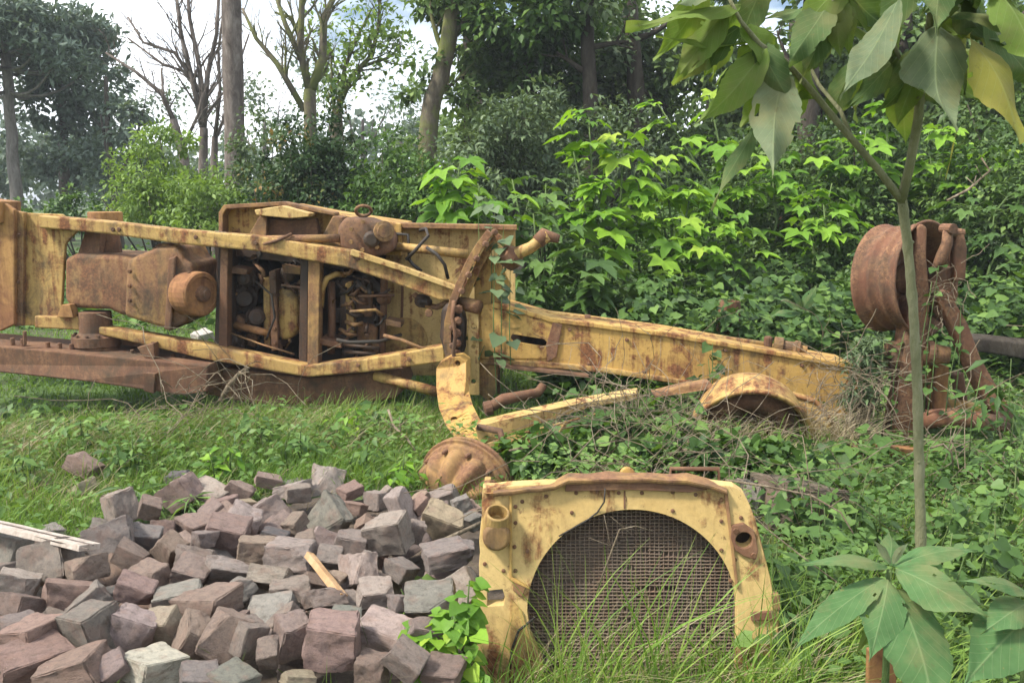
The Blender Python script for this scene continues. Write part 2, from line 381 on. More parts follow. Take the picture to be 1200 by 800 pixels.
# --- left: araucaria and hazy dark trees
def araucaria(label, path, r0, r1, whorls, seed):
    rng = random.Random(seed); nr = np.random.default_rng(seed); pts = [at(*q) for q in path]; pts[0].z = g1(pts[0].x, pts[0].y) - .1
    root = thing('araucaria_tree', Vector(pts[0]), label, 'tree', FG); mb = MB()
    P = [pts[0].lerp(pts[-1], i / 12) + Vector((rng.uniform(-.03, .03), 0, 0)) for i in range(13)]
    mb.tube(P, [r0 + (r1 - r0) * i / 12 for i in range(13)], 10); Q = []; T = []
    for (f, ln, nb) in whorls:
        s = pts[0].lerp(pts[-1], f)
        for k in range(nb):
            a = 6.283 * (k + rng.random() * .6) / nb; d = Vector((math.cos(a), math.sin(a), .05)); l2 = ln * rng.uniform(.75, 1.1)
            bp = [s + d * l2 * u + Vector((0, 0, -.35 * l2 * u * (1 - u) * 1.2 + .28 * l2 * u * u)) for u in (0, .2, .4, .6, .8, 1)]
            mb.tube(bp, [.06, .05, .042, .035, .028, .02], 5)
            for j in range(9):
                c = bp[-1] + Vector((rng.gauss(0, .33), rng.gauss(0, .33), rng.gauss(.1, .16))); ct = rng.random()
                q = nr.normal(size=(70, 3)) * .2; Q.append(np.array(c) + q); T.append(.5 * ct + .5 * nr.random(70))
    mb.build('trunk', M['bark_pale'], root, smooth=True)
    Q = np.concatenate(Q) - np.array(root.location); T = np.concatenate(T); n = len(Q)
    link('crown', leaves('crown', Q, nr.normal(size=(n, 3)) + (0, 0, .3), nr.normal(size=(n, 3)) + (0, 0, 1), .26 * (.6 + .8 * nr.random(n)), lf_cheap(.16), T), L['conifer'], root)
    return root
araucaria('tall araucaria with pale ringed trunk and a flat umbrella of dark needles', [(20, 245, 26), (6, 60, 26)], .2, .13, [(.80, 2.2, 6), (.92, 2.4, 8), (1.0, 1.9, 8), (1.04, 1.1, 6)], 3)
tree('conifer_tree', 'broad dark blue-green tree beside the umbrella-shaped araucaria', 0, 0, [(76, 250, 28), (74, 170, 28), (72, 90, 28)], .2, .08,
     [(72, 90, 28, .9, .9, .6, 800, .2), (95, 120, 28, 1.0, 1, .8, 1100, .2), (55, 130, 28, 1.1, 1, .8, 1000, .2), (105, 165, 28, .9, 1, .8, 1000, .2), (40, 185, 28.5, 1.2, 1.2, .8, 900, .2), (85, 205, 28, 1.2, 1.2, .7, 900, .2)], 'bark', 'conifer', group=FG, seed=5)
tree('broadleaf_tree', 'slender dark-stemmed tree with thin drooping foliage, right of the blue-green tree', 0, 0, [(138, 250, 25), (128, 170, 25), (124, 90, 25)], .12, .05,
     [(128, 100, 25, .7, .7, .7, 450, .17), (142, 150, 25, .8, .8, .7, 800, .17), (115, 180, 26, .9, .8, .7, 800, .17), (160, 195, 27, .9, .8, .9, 900, .17), (135, 215, 26, 1.0, .8, .5, 600, .17)], 'bark_dark', 'conifer', group=FG,
     limbs=[(.45, (105, 130, 25), .06), (.3, (170, 130, 25), .06)], seed=6, depth=1)
tree('dark_tree', 'dark tree at the edge of the photo behind the ringed araucaria trunk', 0, 0, [(-40, 250, 31), (-45, 120, 31)], .2, .08,
     [(-30, 100, 31, 1.8, 1.4, 1.2, 1300, .22), (-10, 170, 32, 1.8, 1.4, 1.2, 1300, .22), (20, 205, 33, 1.6, 1.4, .9, 900, .22)], 'bark', 'conifer', group=FG, seed=8)
# --- bare trees
def bare(name, label, trunk, r0, r1, limbs, seed, mat='bark', depth=3, leaf=None, n=0):
    rng = random.Random(seed); pts = [at(*q) for q in trunk]; pts[0].z = g1(pts[0].x, pts[0].y) - .1
    root = thing(name, Vector(pts[0]), label, 'tree', 'leafless trees'); mb = MB(); tips = []
    q = [pts[0].lerp(pts[1], i / 8) for i in range(8)] + [pts[1].lerp(pts[-1], i / 8) for i in range(9)]; m = len(q); mb.tube(q, [r0 + (r1 - r0) * i / (m - 1) for i in range(m)], 9, False)
    for (path, ra, rb) in limbs:
        q = [at(*a) for a in path]; k = len(q); rs = [ra + (rb - ra) * i / (k - 1) for i in range(k)]
        mb.tube(q, rs, 7)
        for i in range(1, k):
            for _ in range(4):
                u = rng.random(); s = q[i - 1].lerp(q[i], u); d = (q[i] - q[i - 1]).normalized(); ax = d.orthogonal().normalized(); ax.rotate(Matrix.Rotation(rng.uniform(0, 6.28), 3, d))
                branch(mb, s, d * .75 + ax * .65 + Vector((0, 0, .15)), (q[i] - q[i - 1]).length * rng.uniform(.5, .9), rs[i] * .5, depth - 1, rng, tips, .16, .06, (2, 4), .6, 5)
    mb.build('trunk', M[mat], root, smooth=True)
    if leaf:
        nr = np.random.default_rng(seed); T = np.array([t - root.location for t in tips]); P = T[nr.integers(0, len(T), n)] + nr.normal(size=(n, 3)) * .22
        link('crown', leaves('crown', P, nr.normal(size=(n, 3)), nr.normal(size=(n, 3)) + (0, 0, 1.5), .13 * (.6 + .8 * nr.random(n)), lf_cheap(.3), nr.random(n)), L[leaf], root)
    return root
bare('bare_tree', 'leafless grey tree whose fan of branches reaches highest between araucaria and thick pale trunk',
     [(238, 260, 20), (238, 200, 20), (239, 150, 20)], .12, .09,
     [([(239, 155, 20), (226, 95, 20), (212, 40, 20), (204, -30, 20)], .075, .03), ([(239, 150, 20), (234, 80, 20), (222, 20, 20), (218, -40, 20)], .065, .03),
      ([(239, 150, 20), (243, 90, 20), (254, 40, 20), (258, -30, 20)], .07, .03), ([(236, 110, 20), (205, 62, 20), (168, 50, 20), (150, 20, 20)], .05, .02), ([(233, 90, 20.5), (190, 75, 20.5), (150, 45, 20.5)], .04, .02)], 11)
bare('bare_tree', 'leafless tree with a long branch slanting left, low beside the lime bush',
     [(218, 260, 19), (216, 185, 19), (203, 140, 19)], .12, .08,
     [([(203, 140, 19), (190, 110, 19), (160, 85, 19), (124, 62, 19)], .06, .02), ([(203, 140, 19), (192, 120, 19), (189, 80, 19)], .04, .02), ([(216, 170, 19), (232, 135, 19), (238, 110, 19)], .04, .02)], 12)
bare('bare_tree', 'thin leafless stem just left of the thick pale trunk',
     [(250, 262, 21), (251, 190, 21), (252, 160, 21)], .1, .07,
     [([(252, 160, 21), (258, 110, 21), (256, 60, 21), (262, 10, 21)], .05, .02), ([(252, 165, 21), (262, 140, 21), (275, 90, 21), (292, 40, 21)], .045, .02)], 13)
tree('tall_bare_trunk', 'tall straight pale trunk rising out of the picture behind the yellow hood', 0, 0, [(276, 262, 17), (274, 120, 17), (271, 0, 17), (269, -150, 17), (268, -330, 17)], .2, .15,
     [(268, -420, 17, 2.2, 2.2, 1.2, 2200, .25)], 'bark', 'conifer', group=FG, limbs=[(.9, (200, -400, 17), .07), (.95, (330, -420, 17), .07)], seed=14, depth=1, sides=14)
bare('mossy_tree', 'moss covered forked tree with bare upper limbs, right of the thick pale trunk',
     [(366, 260, 18), (364, 170, 18), (363, 105, 18)], .14, .12,
     [([(363, 108, 18), (352, 60, 18), (354, 0, 18), (356, -60, 18)], .085, .045), ([(364, 108, 18), (378, 70, 18), (380, 20, 18), (400, -20, 18)], .1, .05), ([(358, 80, 18), (335, 30, 18), (318, -20, 18)], .07, .03),
      ([(357, 130, 18), (325, 75, 18), (300, 45, 18), (284, 10, 18)], .07, .025), ([(352, 45, 18.2), (340, 20, 18.2), (322, 15, 18.2)], .05, .02)], 15, 'bark_moss')
bare('mossy_tree', 'slimmer mossy tree with sprays of small yellow-green leaves, left of the leaning dark tree',
     [(392, 262, 20), (393, 170, 20), (397, 125, 20)], .13, .1,
     [([(397, 125, 20), (412, 90, 20), (436, 65, 20), (444, 30, 20), (446, -20, 20)], .07, .03), ([(397, 125, 20), (404, 80, 20), (418, 45, 20), (436, 10, 20)], .06, .02), ([(425, 78, 20), (455, 68, 20), (470, 55, 20)], .04, .02), ([(393, 150, 20), (389, 100, 20), (388, 60, 20)], .04, .02)], 16, 'bark_moss', 3, 'lime', 1500)
# --- pale far trees in the sky gaps
for i, (px, py, rx, rz, lab) in enumerate([(165, 175, 2.6, 2.4, 'pale distant tree low behind the leafless trees, left of the lime bush'), (310, 150, 3.0, 3.0, 'pale distant tree between the thick pale trunk and the forked mossy tree'),
                                           (425, 150, 3.4, 2.6, 'pale distant tree behind the slim mossy tree'), (470, 175, 2.6, 2.2, 'pale distant tree below the leaning dark tree')]):
    tree('distant_tree', lab, 0, 0, [(px, 258, 42), (px, 200, 42), (px, py - 10, 42)], .2, .06,
         [(px, py - 15, 42, rx * 1.1, rx, rz * 1.2, 800, .24), (px + 12, py + 45, 42, rx * 1.3, rx, rz * .8, 1300, .24)], 'bark', 'pale', group='pale distant trees', limbs=[(.5, (px - 30, py - 20, 42), .07), (.6, (px + 30, py - 25, 42), .07)], seed=30 + i, depth=2)
# --- leaning dark tree and the wood at the centre and right
tree('leaning_tree', 'leaning dark tree with ragged leaf clumps standing against the white sky', 0, 0, [(492, 262, 14), (502, 150, 14), (516, 90, 14), (528, 30, 14), (535, -60, 14)], .16, .11,
     [(510, 10, 14, .55, .5, .22, 420, .13), (535, -30, 14, .8, .7, .4, 700, .13), (545, 55, 14.3, .4, .4, .3, 260, .13), (482, 110, 14.2, .28, .3, .22, 160, .12), (500, 75, 14, .25, .3, .15, 100, .12), (545, 120, 14.5, .5, .4, .35, 350, .13)], 'bark_moss', 'dark', group=FG,
     limbs=[(.6, (495, 5, 14), .05), (.7, (556, 20, 14), .06), (.35, (540, 90, 14.3), .04)], seed=18, depth=1)
tree('dark_tree', 'thin black-stemmed tree close right of the leaning tree', 0, 0, [(552, 262, 15), (550, 130, 15), (548, 60, 15), (552, -30, 15)], .1, .08,
     [(575, 60, 15, .5, .5, .6, 900, .13), (585, 110, 15.3, .6, .6, .6, 1100, .13), (560, 150, 15.2, .6, .5, .5, 900, .13)], 'bark_dark', 'dark', group=FG, limbs=[(.4, (535, 70, 15), .04)], seed=19, depth=1)
wood = [  # label, px base, trunk path x drift, Y, r, crowns, leaf
 ('forest tree with light hanging leaves, right of the black-stemmed tree', [(610, 262, 15), (616, 130, 15), (622, 0, 15), (624, -80, 15)], .1, [(600, 20, 14, .9, .8, .45, 1050, .14), (650, 15, 14, .9, .8, .5, 1050, .14), (630, 70, 15, 1.0, .9, .5, 1275, .14), (580, -30, 14, 1, 1, .5, 675, .14), (600, 130, 16, 1.0, .8, .8, 1275, .14)], 'mid', 'bark'),
 ('forest tree with straight grey stem, above the tallest bright shrub', [(690, 250, 14), (692, 130, 14), (688, 40, 14), (690, -60, 14)], .13, [(660, 90, 15.5, 1.0, .9, .8, 1500, .15), (710, 60, 15.5, .8, .8, .7, 1050, .15), (690, -20, 14, 1.3, 1, .4, 975, .15), (640, 190, 15, 1.2, .8, .8, 1650, .15)], 'grey', 'bark_dark'),
 ('dark forest tree with crooked limbs left of the drooping sapling leaves', [(750, 250, 15), (746, 120, 15), (740, 30, 15), (735, -60, 15)], .16, [(740, 100, 16, 1.0, .9, .9, 1650, .15), (780, 70, 16, .9, .8, .8, 1275, .15), (720, 10, 16, .8, .8, .4, 600, .15), (760, 190, 15.5, 1.3, .8, .8, 1650, .15)], 'dark', 'bark_dark'),
 ('thick black-trunked forest tree half hidden by the sapling leaves', [(945, 250, 13), (948, 120, 13), (950, 40, 13), (956, -60, 13)], .16, [(850, 90, 15, 1.1, .9, .8, 1425, .15), (900, 150, 14.5, 1.2, .9, .8, 1800, .15), (985, 90, 14, 1.0, .9, .9, 1650, .15), (930, -20, 13.5, 1.3, 1, .4, 675, .15)], 'dark', 'bark_dark'),
 ('dark forest tree behind the fork of the big-leaved sapling', [(1060, 230, 13.5), (1062, 100, 13.5), (1058, -60, 13.5)], .14, [(1040, 60, 14, 1.2, .9, .8, 1650, .15), (1090, 120, 14, 1.1, .9, .8, 1650, .15), (1010, 180, 13.5, 1.2, .9, .7, 1650, .15)], 'dark', 'bark_dark'),
 ('dark forest tree beside the yellow sapling leaf at the picture edge', [(1170, 230, 13), (1168, 100, 13), (1172, -60, 13)], .15, [(1150, 60, 13.5, 1.2, .9, .8, 1800, .15), (1195, 130, 13, 1.1, .9, .9, 1800, .15), (1130, 170, 13.5, 1.1, .9, .7, 1650, .15)], 'dark', 'bark_dark'),
 ('forest tree past the picture edge with leaves reaching in above the wheel rim', [(1290, 230, 12), (1285, 80, 12), (1280, -60, 12)], .15, [(1260, 60, 12, 1.3, .9, 1.0, 1650, .15), (1250, 170, 12, 1.0, .9, .8, 1500, .15)], 'mid', 'bark'),
]
for i, (lab, path, r, crowns, leaf, mat) in enumerate(wood):
    tree('forest_tree', lab, 0, 0, path, r, r * .7, crowns, mat, leaf, group=FG, limbs=[(.5, (path[1][0] - 45, path[1][1] - 60, path[1][2]), r * .4), (.6, (path[1][0] + 45, path[1][1] - 80, path[1][2]), r * .4), (.45, (path[1][0] + 30, path[1][1] + 10, path[1][2] + .5), r * .3)], seed=40 + i, depth=2)
# far backing of the wood on the right
for i, (px, py, Y, rx, rz, lab) in enumerate([(560, 200, 22, 2.0, 1.6, 'deep shade tree far behind the leaning tree'), (640, 110, 24, 2.6, 2.6, 'deep shade tree in the second row behind the grey stem'), (730, 160, 22, 2.2, 2.4, 'deep shade tree far behind the crooked limbs'),
        (830, 130, 23, 2.8, 2.6, 'deep shade tree in the gap left of the drooping sapling leaves'), (930, 140, 20, 2.6, 2.4, 'deep shade tree in the second row behind the thick black trunk'), (1040, 110, 21, 2.6, 2.6, 'deep shade tree in the second row behind the sapling fork'), (1150, 110, 20, 2.8, 2.8, 'deep shade tree farthest back at the picture edge')]):
    tree('forest_tree', lab, 0, 0, [(px, 250, Y), (px + 4, 120, Y), (px, 20, Y)], .18, .1, [(px, py, Y, rx, 1.2, rz, 2000, .2), (px + 20, py + 90, Y, rx * 1.1, 1.2, 1.5, 1700, .2)], 'bark_dark', 'dark', group=FG, seed=70 + i)

# a far belt of wood closing the view, one mass
def far_wood():
    r = np.random.default_rng(9); n = 15000; x = r.uniform(-75, 60, n); y = 66 + 7 * r.random(n) + 3 * np.sin(x * .11); top = 5.0 + 2.2 * np.sin(x * .31 + 1) * np.sin(x * .13) + 1.2 * np.sin(x * .9); z = gz(x, np.clip(y, -40, 60)) + top * r.random(n) ** .8
    P = np.stack([x, y, z], -1); D = r.normal(size=(n, 3)) + (0, 0, -.3); N = r.normal(size=(n, 3)) + (0, -.6, 1)
    tag(link('far_wood', leaves('far_wood', P, D, N, .75 * r.uniform(.5, 1.3, n), lf_simple(.34), np.clip(.5 * r.random(n) + .5 * (.5 + .5 * np.sin(x * .7)), 0, 1)), L['pale']), kind='stuff')
far_wood()

# ------------------------------------------------------------------ bushes
def bush(name, label, parts_, leaf, tmpl, stem='bark_dark', cat='bush', group=None, seed=1, base=None):
    """parts_: (px,py,Y,rx,ry,rz,n,size)"""
    nr = np.random.default_rng(seed); rng = random.Random(seed)
    p0 = at(*parts_[0][:3]); bx, by = (p0.x, p0.y) if base is None else base; b = Vector((bx, by, g1(bx, by)))
    root = thing(name, b, label, cat, group); A = []; mb = MB()
    for (px, py, Y, rx, ry, rz, n, sz) in parts_:
        c = at(px, py, Y); P, D, N, T = cloud(n, np.array(c - b), (rx, ry, rz), max(5, n // 45), .25 * (rx + rz) / 2 + .05, .3, .3, nr)
        ok = P[:, 2] > -.05 + 0 * P[:, 2]; A.append((P[ok], D[ok], N[ok], T[ok], (sz * (.6 + .8 * nr.random(n)))[ok]))
        for _ in range(3):
            e = c + Vector((rng.uniform(-rx, rx), rng.uniform(-ry, ry), rng.uniform(-.3, .6) * rz)) * .7
            s = b + Vector((rng.uniform(-.1, .1), rng.uniform(-.1, .1), -.05)); mb.tube([s, s.lerp(e, .5) + Vector((rng.uniform(-.1, .1), 0, .05)), e], [.022, .016, .006], 5)
    mb.build('stem', M[stem], root, smooth=True)
    P, D, N, T, S = [np.concatenate([a[i] for a in A]) for i in range(5)]
    link('foliage', leaves('foliage', P, D, N, S, tmpl, T), L[leaf], root); return root
BG = 'bushes behind the wreck'
bush('lime_bush', 'feathery lime green bush above the rusty axle cap', [(190, 170, 14, .5, .5, .35, 1200, .085), (175, 215, 14, .75, .6, .5, 1900, .085), (215, 225, 13.6, .8, .6, .5, 2200, .085), (160, 245, 13.6, .7, .5, .4, 1200, .085)], 'lime', lf_simple(.22), group=BG, seed=101)
bush('lime_bush', 'low yellow-green bush in front of the thick pale trunk', [(245, 235, 12.5, .55, .5, .45, 1500, .08), (270, 250, 12.5, .5, .5, .4, 1000, .08), (225, 265, 12.5, .5, .4, .3, 700, .08)], 'lime', lf_simple(.24), group=BG, seed=102)
bush('small_bush', 'small green bush at the foot of the araucaria', [(95, 250, 17, .8, .5, .4, 900, .1), (60, 255, 17, .8, .5, .4, 700, .1), (25, 262, 17, .8, .5, .4, 600, .1)], 'mid', lf_simple(.3), group=BG, seed=103)
bush('dark_bush', 'dark bush with orange young shoots under the forked mossy tree', [(350, 185, 12, .55, .5, .5, 2000, .075), (375, 215, 12, .6, .5, .5, 2000, .075), (330, 230, 12, .6, .5, .5, 1600, .075)], 'tip', lf_simple(.26), group=BG, seed=104)
bush('dark_bush', 'slim upright dark bush right of the orange-tipped one', [(392, 150, 12.5, .22, .25, .5, 700, .075), (398, 200, 12.5, .4, .4, .5, 1300, .075), (425, 235, 12.3, .6, .5, .5, 1800, .075)], 'tip', lf_simple(.26), group=BG, seed=105)
bush('dark_bush', 'dense grey-green bush right behind the yellow hood', [(310, 175, 13, .5, .5, .6, 1500, .08), (305, 225, 12.8, .5, .5, .5, 1500, .08)], 'grey', lf_simple(.26), group=BG, seed=106)
bush('round_bush', 'mid green rounded bush left of the bright lobed shrubs', [(465, 200, 11.5, .55, .5, .6, 2000, .075), (445, 250, 11.2, .55, .5, .5, 1700, .075), (500, 240, 11, .5, .5, .6, 2000, .075)], 'mid', lf_simple(.26), group=BG, seed=107)
bush('dark_bush', 'drooping dark evergreen bush above the cab panel corner', [(565, 190, 12, .6, .5, .7, 2300, .1), (600, 160, 12.3, .5, .5, .6, 1800, .1), (550, 240, 11.5, .6, .5, .5, 1700, .09)], 'grey', lf_simple(.2), group=BG, seed=108)
bush('dark_bush', 'tall evergreen bush with hanging leaves behind the tallest bright shrub', [(640, 170, 12.5, .6, .5, .9, 2300, .11), (660, 250, 12, .8, .5, .6, 1800, .1), (735, 180, 12.5, .7, .5, .8, 2000, .11)], 'grey', lf_simple(.2), group=BG, seed=109)
SG = 'dark bushes climbing the bank'
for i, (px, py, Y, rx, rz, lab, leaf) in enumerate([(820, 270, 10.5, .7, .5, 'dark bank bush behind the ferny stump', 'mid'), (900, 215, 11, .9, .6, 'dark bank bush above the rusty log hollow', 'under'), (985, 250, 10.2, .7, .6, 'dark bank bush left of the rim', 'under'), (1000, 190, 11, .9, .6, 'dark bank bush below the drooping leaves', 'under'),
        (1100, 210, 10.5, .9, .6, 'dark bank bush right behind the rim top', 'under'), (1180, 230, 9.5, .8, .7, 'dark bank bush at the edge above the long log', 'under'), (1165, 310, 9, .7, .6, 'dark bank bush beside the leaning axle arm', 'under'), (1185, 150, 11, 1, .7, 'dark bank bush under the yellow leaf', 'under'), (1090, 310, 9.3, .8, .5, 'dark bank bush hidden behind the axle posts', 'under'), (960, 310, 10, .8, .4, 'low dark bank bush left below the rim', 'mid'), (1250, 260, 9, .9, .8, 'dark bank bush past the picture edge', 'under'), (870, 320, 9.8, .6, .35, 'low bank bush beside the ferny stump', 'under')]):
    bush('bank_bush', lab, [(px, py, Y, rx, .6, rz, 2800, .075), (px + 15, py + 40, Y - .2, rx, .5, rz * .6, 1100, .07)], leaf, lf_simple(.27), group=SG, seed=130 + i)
# --- bright shrubs with lobed leaves
def lobed_shrub(label, base, heads, seed, size=.27, leaf='bright'):
    """heads: (px,py,Y,n) leaf rosettes on stems"""
    nr = np.random.default_rng(seed); rng = random.Random(seed)
    b0 = at(*base); b = Vector((b0.x, b0.y, g1(b0.x, b0.y))); root = thing('lobed_leaf_shrub', b, label, 'shrub', 'bright shrubs with lobed leaves'); mb = MB(); P = []; D = []; N = []; T = []; S = []
    for (px, py, Y, n) in heads:
        e = at(px, py, Y); s = b + Vector((rng.uniform(-.15, .15), rng.uniform(-.1, .1), -.05)); mid = s.lerp(e, .55) + Vector((rng.uniform(-.12, .12), rng.uniform(-.1, .1), .1))
        pts = [s, s.lerp(mid, .5), mid, mid.lerp(e, .6), e]; mb.tube(pts, [.018, .016, .013, .01, .006], 6); ct = rng.random()
        for k in range(n):
            u = rng.random() ** .6; a = rng.uniform(0, 6.283); p = mid.lerp(e, u) if u > .25 else s.lerp(mid, .5 + u * 2)
            d = Vector((math.cos(a), math.sin(a), .55 * u - .1)).normalized(); ln = rng.uniform(.08, .24); q = p + d * ln; mb.tube([p, q], [.004, .003], 3)
            dd = Vector((d.x, d.y, rng.uniform(-.75, -.1))); nn = Vector((d.x * .45, d.y * .45, 1)) + Vector((rng.gauss(0, .2), rng.gauss(0, .2), 0))
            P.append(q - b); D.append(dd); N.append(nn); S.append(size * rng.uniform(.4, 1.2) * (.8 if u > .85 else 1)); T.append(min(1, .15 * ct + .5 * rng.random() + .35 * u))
    mb.build('stem', M['stem'], root, smooth=True)
    link('foliage', leaves('foliage', np.array(P), np.array(D), np.array(N), np.array(S), lf_palm(), np.array(T)), L[leaf], root); return root
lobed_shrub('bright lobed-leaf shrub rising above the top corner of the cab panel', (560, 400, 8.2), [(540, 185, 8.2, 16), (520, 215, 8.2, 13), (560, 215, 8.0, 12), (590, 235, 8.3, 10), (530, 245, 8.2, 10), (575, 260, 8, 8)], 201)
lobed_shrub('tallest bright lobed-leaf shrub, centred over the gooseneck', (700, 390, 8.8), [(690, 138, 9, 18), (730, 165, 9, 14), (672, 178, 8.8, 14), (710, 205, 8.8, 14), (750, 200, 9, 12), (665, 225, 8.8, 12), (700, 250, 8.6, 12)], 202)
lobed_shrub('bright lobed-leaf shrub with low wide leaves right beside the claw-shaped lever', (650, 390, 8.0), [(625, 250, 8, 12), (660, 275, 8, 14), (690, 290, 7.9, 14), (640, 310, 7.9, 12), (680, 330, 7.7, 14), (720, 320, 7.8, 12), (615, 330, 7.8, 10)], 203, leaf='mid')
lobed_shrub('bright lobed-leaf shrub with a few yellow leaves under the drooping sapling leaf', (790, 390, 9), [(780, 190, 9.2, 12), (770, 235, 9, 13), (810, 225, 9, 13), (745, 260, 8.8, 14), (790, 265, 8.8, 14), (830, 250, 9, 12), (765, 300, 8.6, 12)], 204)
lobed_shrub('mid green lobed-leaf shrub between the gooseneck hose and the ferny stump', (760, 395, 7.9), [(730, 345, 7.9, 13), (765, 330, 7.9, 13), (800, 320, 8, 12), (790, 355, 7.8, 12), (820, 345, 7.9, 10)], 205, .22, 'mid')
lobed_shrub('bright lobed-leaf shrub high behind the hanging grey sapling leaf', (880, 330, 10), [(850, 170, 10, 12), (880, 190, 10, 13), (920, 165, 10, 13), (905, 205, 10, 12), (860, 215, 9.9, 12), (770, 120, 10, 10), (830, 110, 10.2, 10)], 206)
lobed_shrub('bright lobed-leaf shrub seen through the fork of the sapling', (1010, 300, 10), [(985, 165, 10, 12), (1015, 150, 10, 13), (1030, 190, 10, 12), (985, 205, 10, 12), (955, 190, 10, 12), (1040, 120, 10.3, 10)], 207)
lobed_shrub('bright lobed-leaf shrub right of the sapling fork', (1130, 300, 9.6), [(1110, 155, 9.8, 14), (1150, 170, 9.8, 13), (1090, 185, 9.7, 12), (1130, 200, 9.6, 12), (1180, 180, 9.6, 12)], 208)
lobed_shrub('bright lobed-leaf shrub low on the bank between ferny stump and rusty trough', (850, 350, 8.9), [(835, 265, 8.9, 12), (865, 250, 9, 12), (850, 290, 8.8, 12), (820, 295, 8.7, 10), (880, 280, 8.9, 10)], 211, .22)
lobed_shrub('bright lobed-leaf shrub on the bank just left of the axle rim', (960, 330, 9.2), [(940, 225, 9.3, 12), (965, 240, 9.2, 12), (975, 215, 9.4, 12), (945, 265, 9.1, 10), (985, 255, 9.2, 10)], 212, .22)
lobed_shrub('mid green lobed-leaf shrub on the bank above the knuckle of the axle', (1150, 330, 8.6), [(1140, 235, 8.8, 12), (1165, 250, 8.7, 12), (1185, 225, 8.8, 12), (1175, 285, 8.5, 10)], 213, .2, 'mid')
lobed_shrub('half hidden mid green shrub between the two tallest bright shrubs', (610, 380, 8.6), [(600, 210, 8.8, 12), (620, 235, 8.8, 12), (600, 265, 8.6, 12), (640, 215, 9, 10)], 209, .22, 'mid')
# ------------------------------------------------------------------ the overturned grader
def YG(px): return 7.0 - .0012 * px
def gp(px, py, dy=0.0): return at(px, py, YG(px) + dy)
def poly(pts, dy=0.0): return [gp(x, y, dy) for x, y in pts]
def circ(cx, cy, rx, ry=None, n=16, dy=0.0): return [gp(cx + rx * math.cos(6.2832 * i / n), cy + (ry or rx) * math.sin(6.2832 * i / n), dy) for i in range(n)]
G = thing('motor_grader', (-.6, 6.6, 0), 'rusted yellow road grader lying on its side with its underside exposed', 'road grader')
def P_(name, pts, dy, th, mat, bevel=.008, par=None, seg=2, holes=()):
    m = MB()
    if holes: m.holed(poly(pts, dy), [[gp(x, y, dy) for x, y in h] for h in holes], (0, th, 0))
    else: m.prism(poly(pts, dy), (0, th, 0))
    return m.build(name, M[mat], par or G, bevel, seg)
def T_(name, pts, r, mat, par=None, n=8, smooth=True):
    return MB().tube([gp(*p) for p in pts], r, n).build(name, M[mat], par or G, smooth=smooth)
def hc(cx, cy, r, n=14, ry=None): return [(cx + r * math.cos(6.2832 * i / n), cy + (ry or r) * math.sin(6.2832 * i / n)) for i in range(n)]
def bolts(par, spots, dy, r=.013, mat='rust', ln=.02):
    for x, y in spots:
        c = gp(x, y, dy); MB().lathe(c + Vector((0, .004, 0)), (0, -1, 0), [(0, r * 1.5), (.004, r * 1.5), (.005, r), (ln, r), (ln + .002, r * .8)], 8).build('bolt', M[mat], par)

# rear end
ep = P_('end_plate', [(-60, 232), (2, 236), (17, 246), (17, 380), (0, 388), (-60, 392)], -.1, .05, 'rust_orange', .01)
MB().prism(poly([(-60, 228), (0, 236), (0, 262), (-60, 262)], -.16), (0, .3, 0)).build('plate_lip', M['rust_orange'], ep, .01)
rp = P_('rear_panel', [(18, 249), (72, 251), (92, 268), (76, 286), (71, 372), (40, 381), (18, 382)], 0, .04, 'yellow_dirty', .006)
P_('panel_edge', [(17, 247), (28, 249), (26, 381), (17, 383)], -.05, .06, 'rust_yellow', .006, rp)
bolts(rp, [(22, 275), (22, 330), (22, 365)], -.05)
P_('rear_wall', [(-90, 256), (24, 256), (24, 376), (-90, 376)], .5, .05, 'yellow_dirty', .006)
# the two long rails
rail = P_('frame_rail', [(45, 252), (125, 259), (210, 269), (300, 276), (410, 293), (470, 312), (536, 337), (538, 352), (515, 352), (460, 331), (405, 313), (300, 294), (210, 286), (125, 274), (45, 267)], -.08, .16, 'yellow_dirty', .012)
P_('rail_flange', [(412, 292), (470, 311), (537, 336), (537, 342), (468, 317), (410, 299)], -.12, .05, 'yellow_clean', .005, rail)
bolts(rail, [(133, 269), (140, 269), (420, 303), (300, 285), (230, 278)], -.08, .014)
rail2 = P_('frame_rail', [(40, 370), (96, 371), (100, 380), (240, 403), (360, 428), (430, 420), (520, 405), (522, 424), (430, 436), (360, 442), (240, 421), (96, 387), (40, 384)], -.06, .14, 'yellow_dirty', .012)
bolts(rail2, [(420, 428), (480, 421), (180, 402)], -.06, .013)
bk = P_('rail_bracket', [(160, 407), (170, 420), (181, 420), (180, 402)], -.16, .1, 'rust', .005)
P_('rail_bracket', [(66, 372), (72, 357), (82, 357), (86, 372)], -.1, .1, 'rust_orange', .005)
# tandem beam lying lowest
tb = MB().prism([at(-80, 398, 6.75), at(243, 428, 6.55), at(243, 459, 6.55), at(214, 463, 6.55), at(100, 447, 6.6), at(-80, 428, 6.75)], (.1, .42, .01)).build('tandem_beam', M['rust'], G, .012)
for x, y in [(8, 402), (20, 403), (50, 407), (64, 408), (78, 409), (88, 411), (150, 416), (162, 418), (175, 419), (198, 421), (212, 423), (225, 424)]:
    c = at(x, y, 6.68) + Vector((0, .08, .0)); MB().lathe(c, (0, 0, 1), [(-.03, .017), (.025, .017), (.03, .012)], 8).build('bolt', M['rust'], tb)
MB().tube([at(29, 404, 6.7), at(29, 388, 6.7)], .014, 8).build('stud', M['rust'], tb)
MB().prism([at(170, 437, 6.52), at(182, 438, 6.52), at(180, 461, 6.52), at(168, 458, 6.52)], (0, .05, 0)).build('seam_plate', M['rust'], tb, .004)
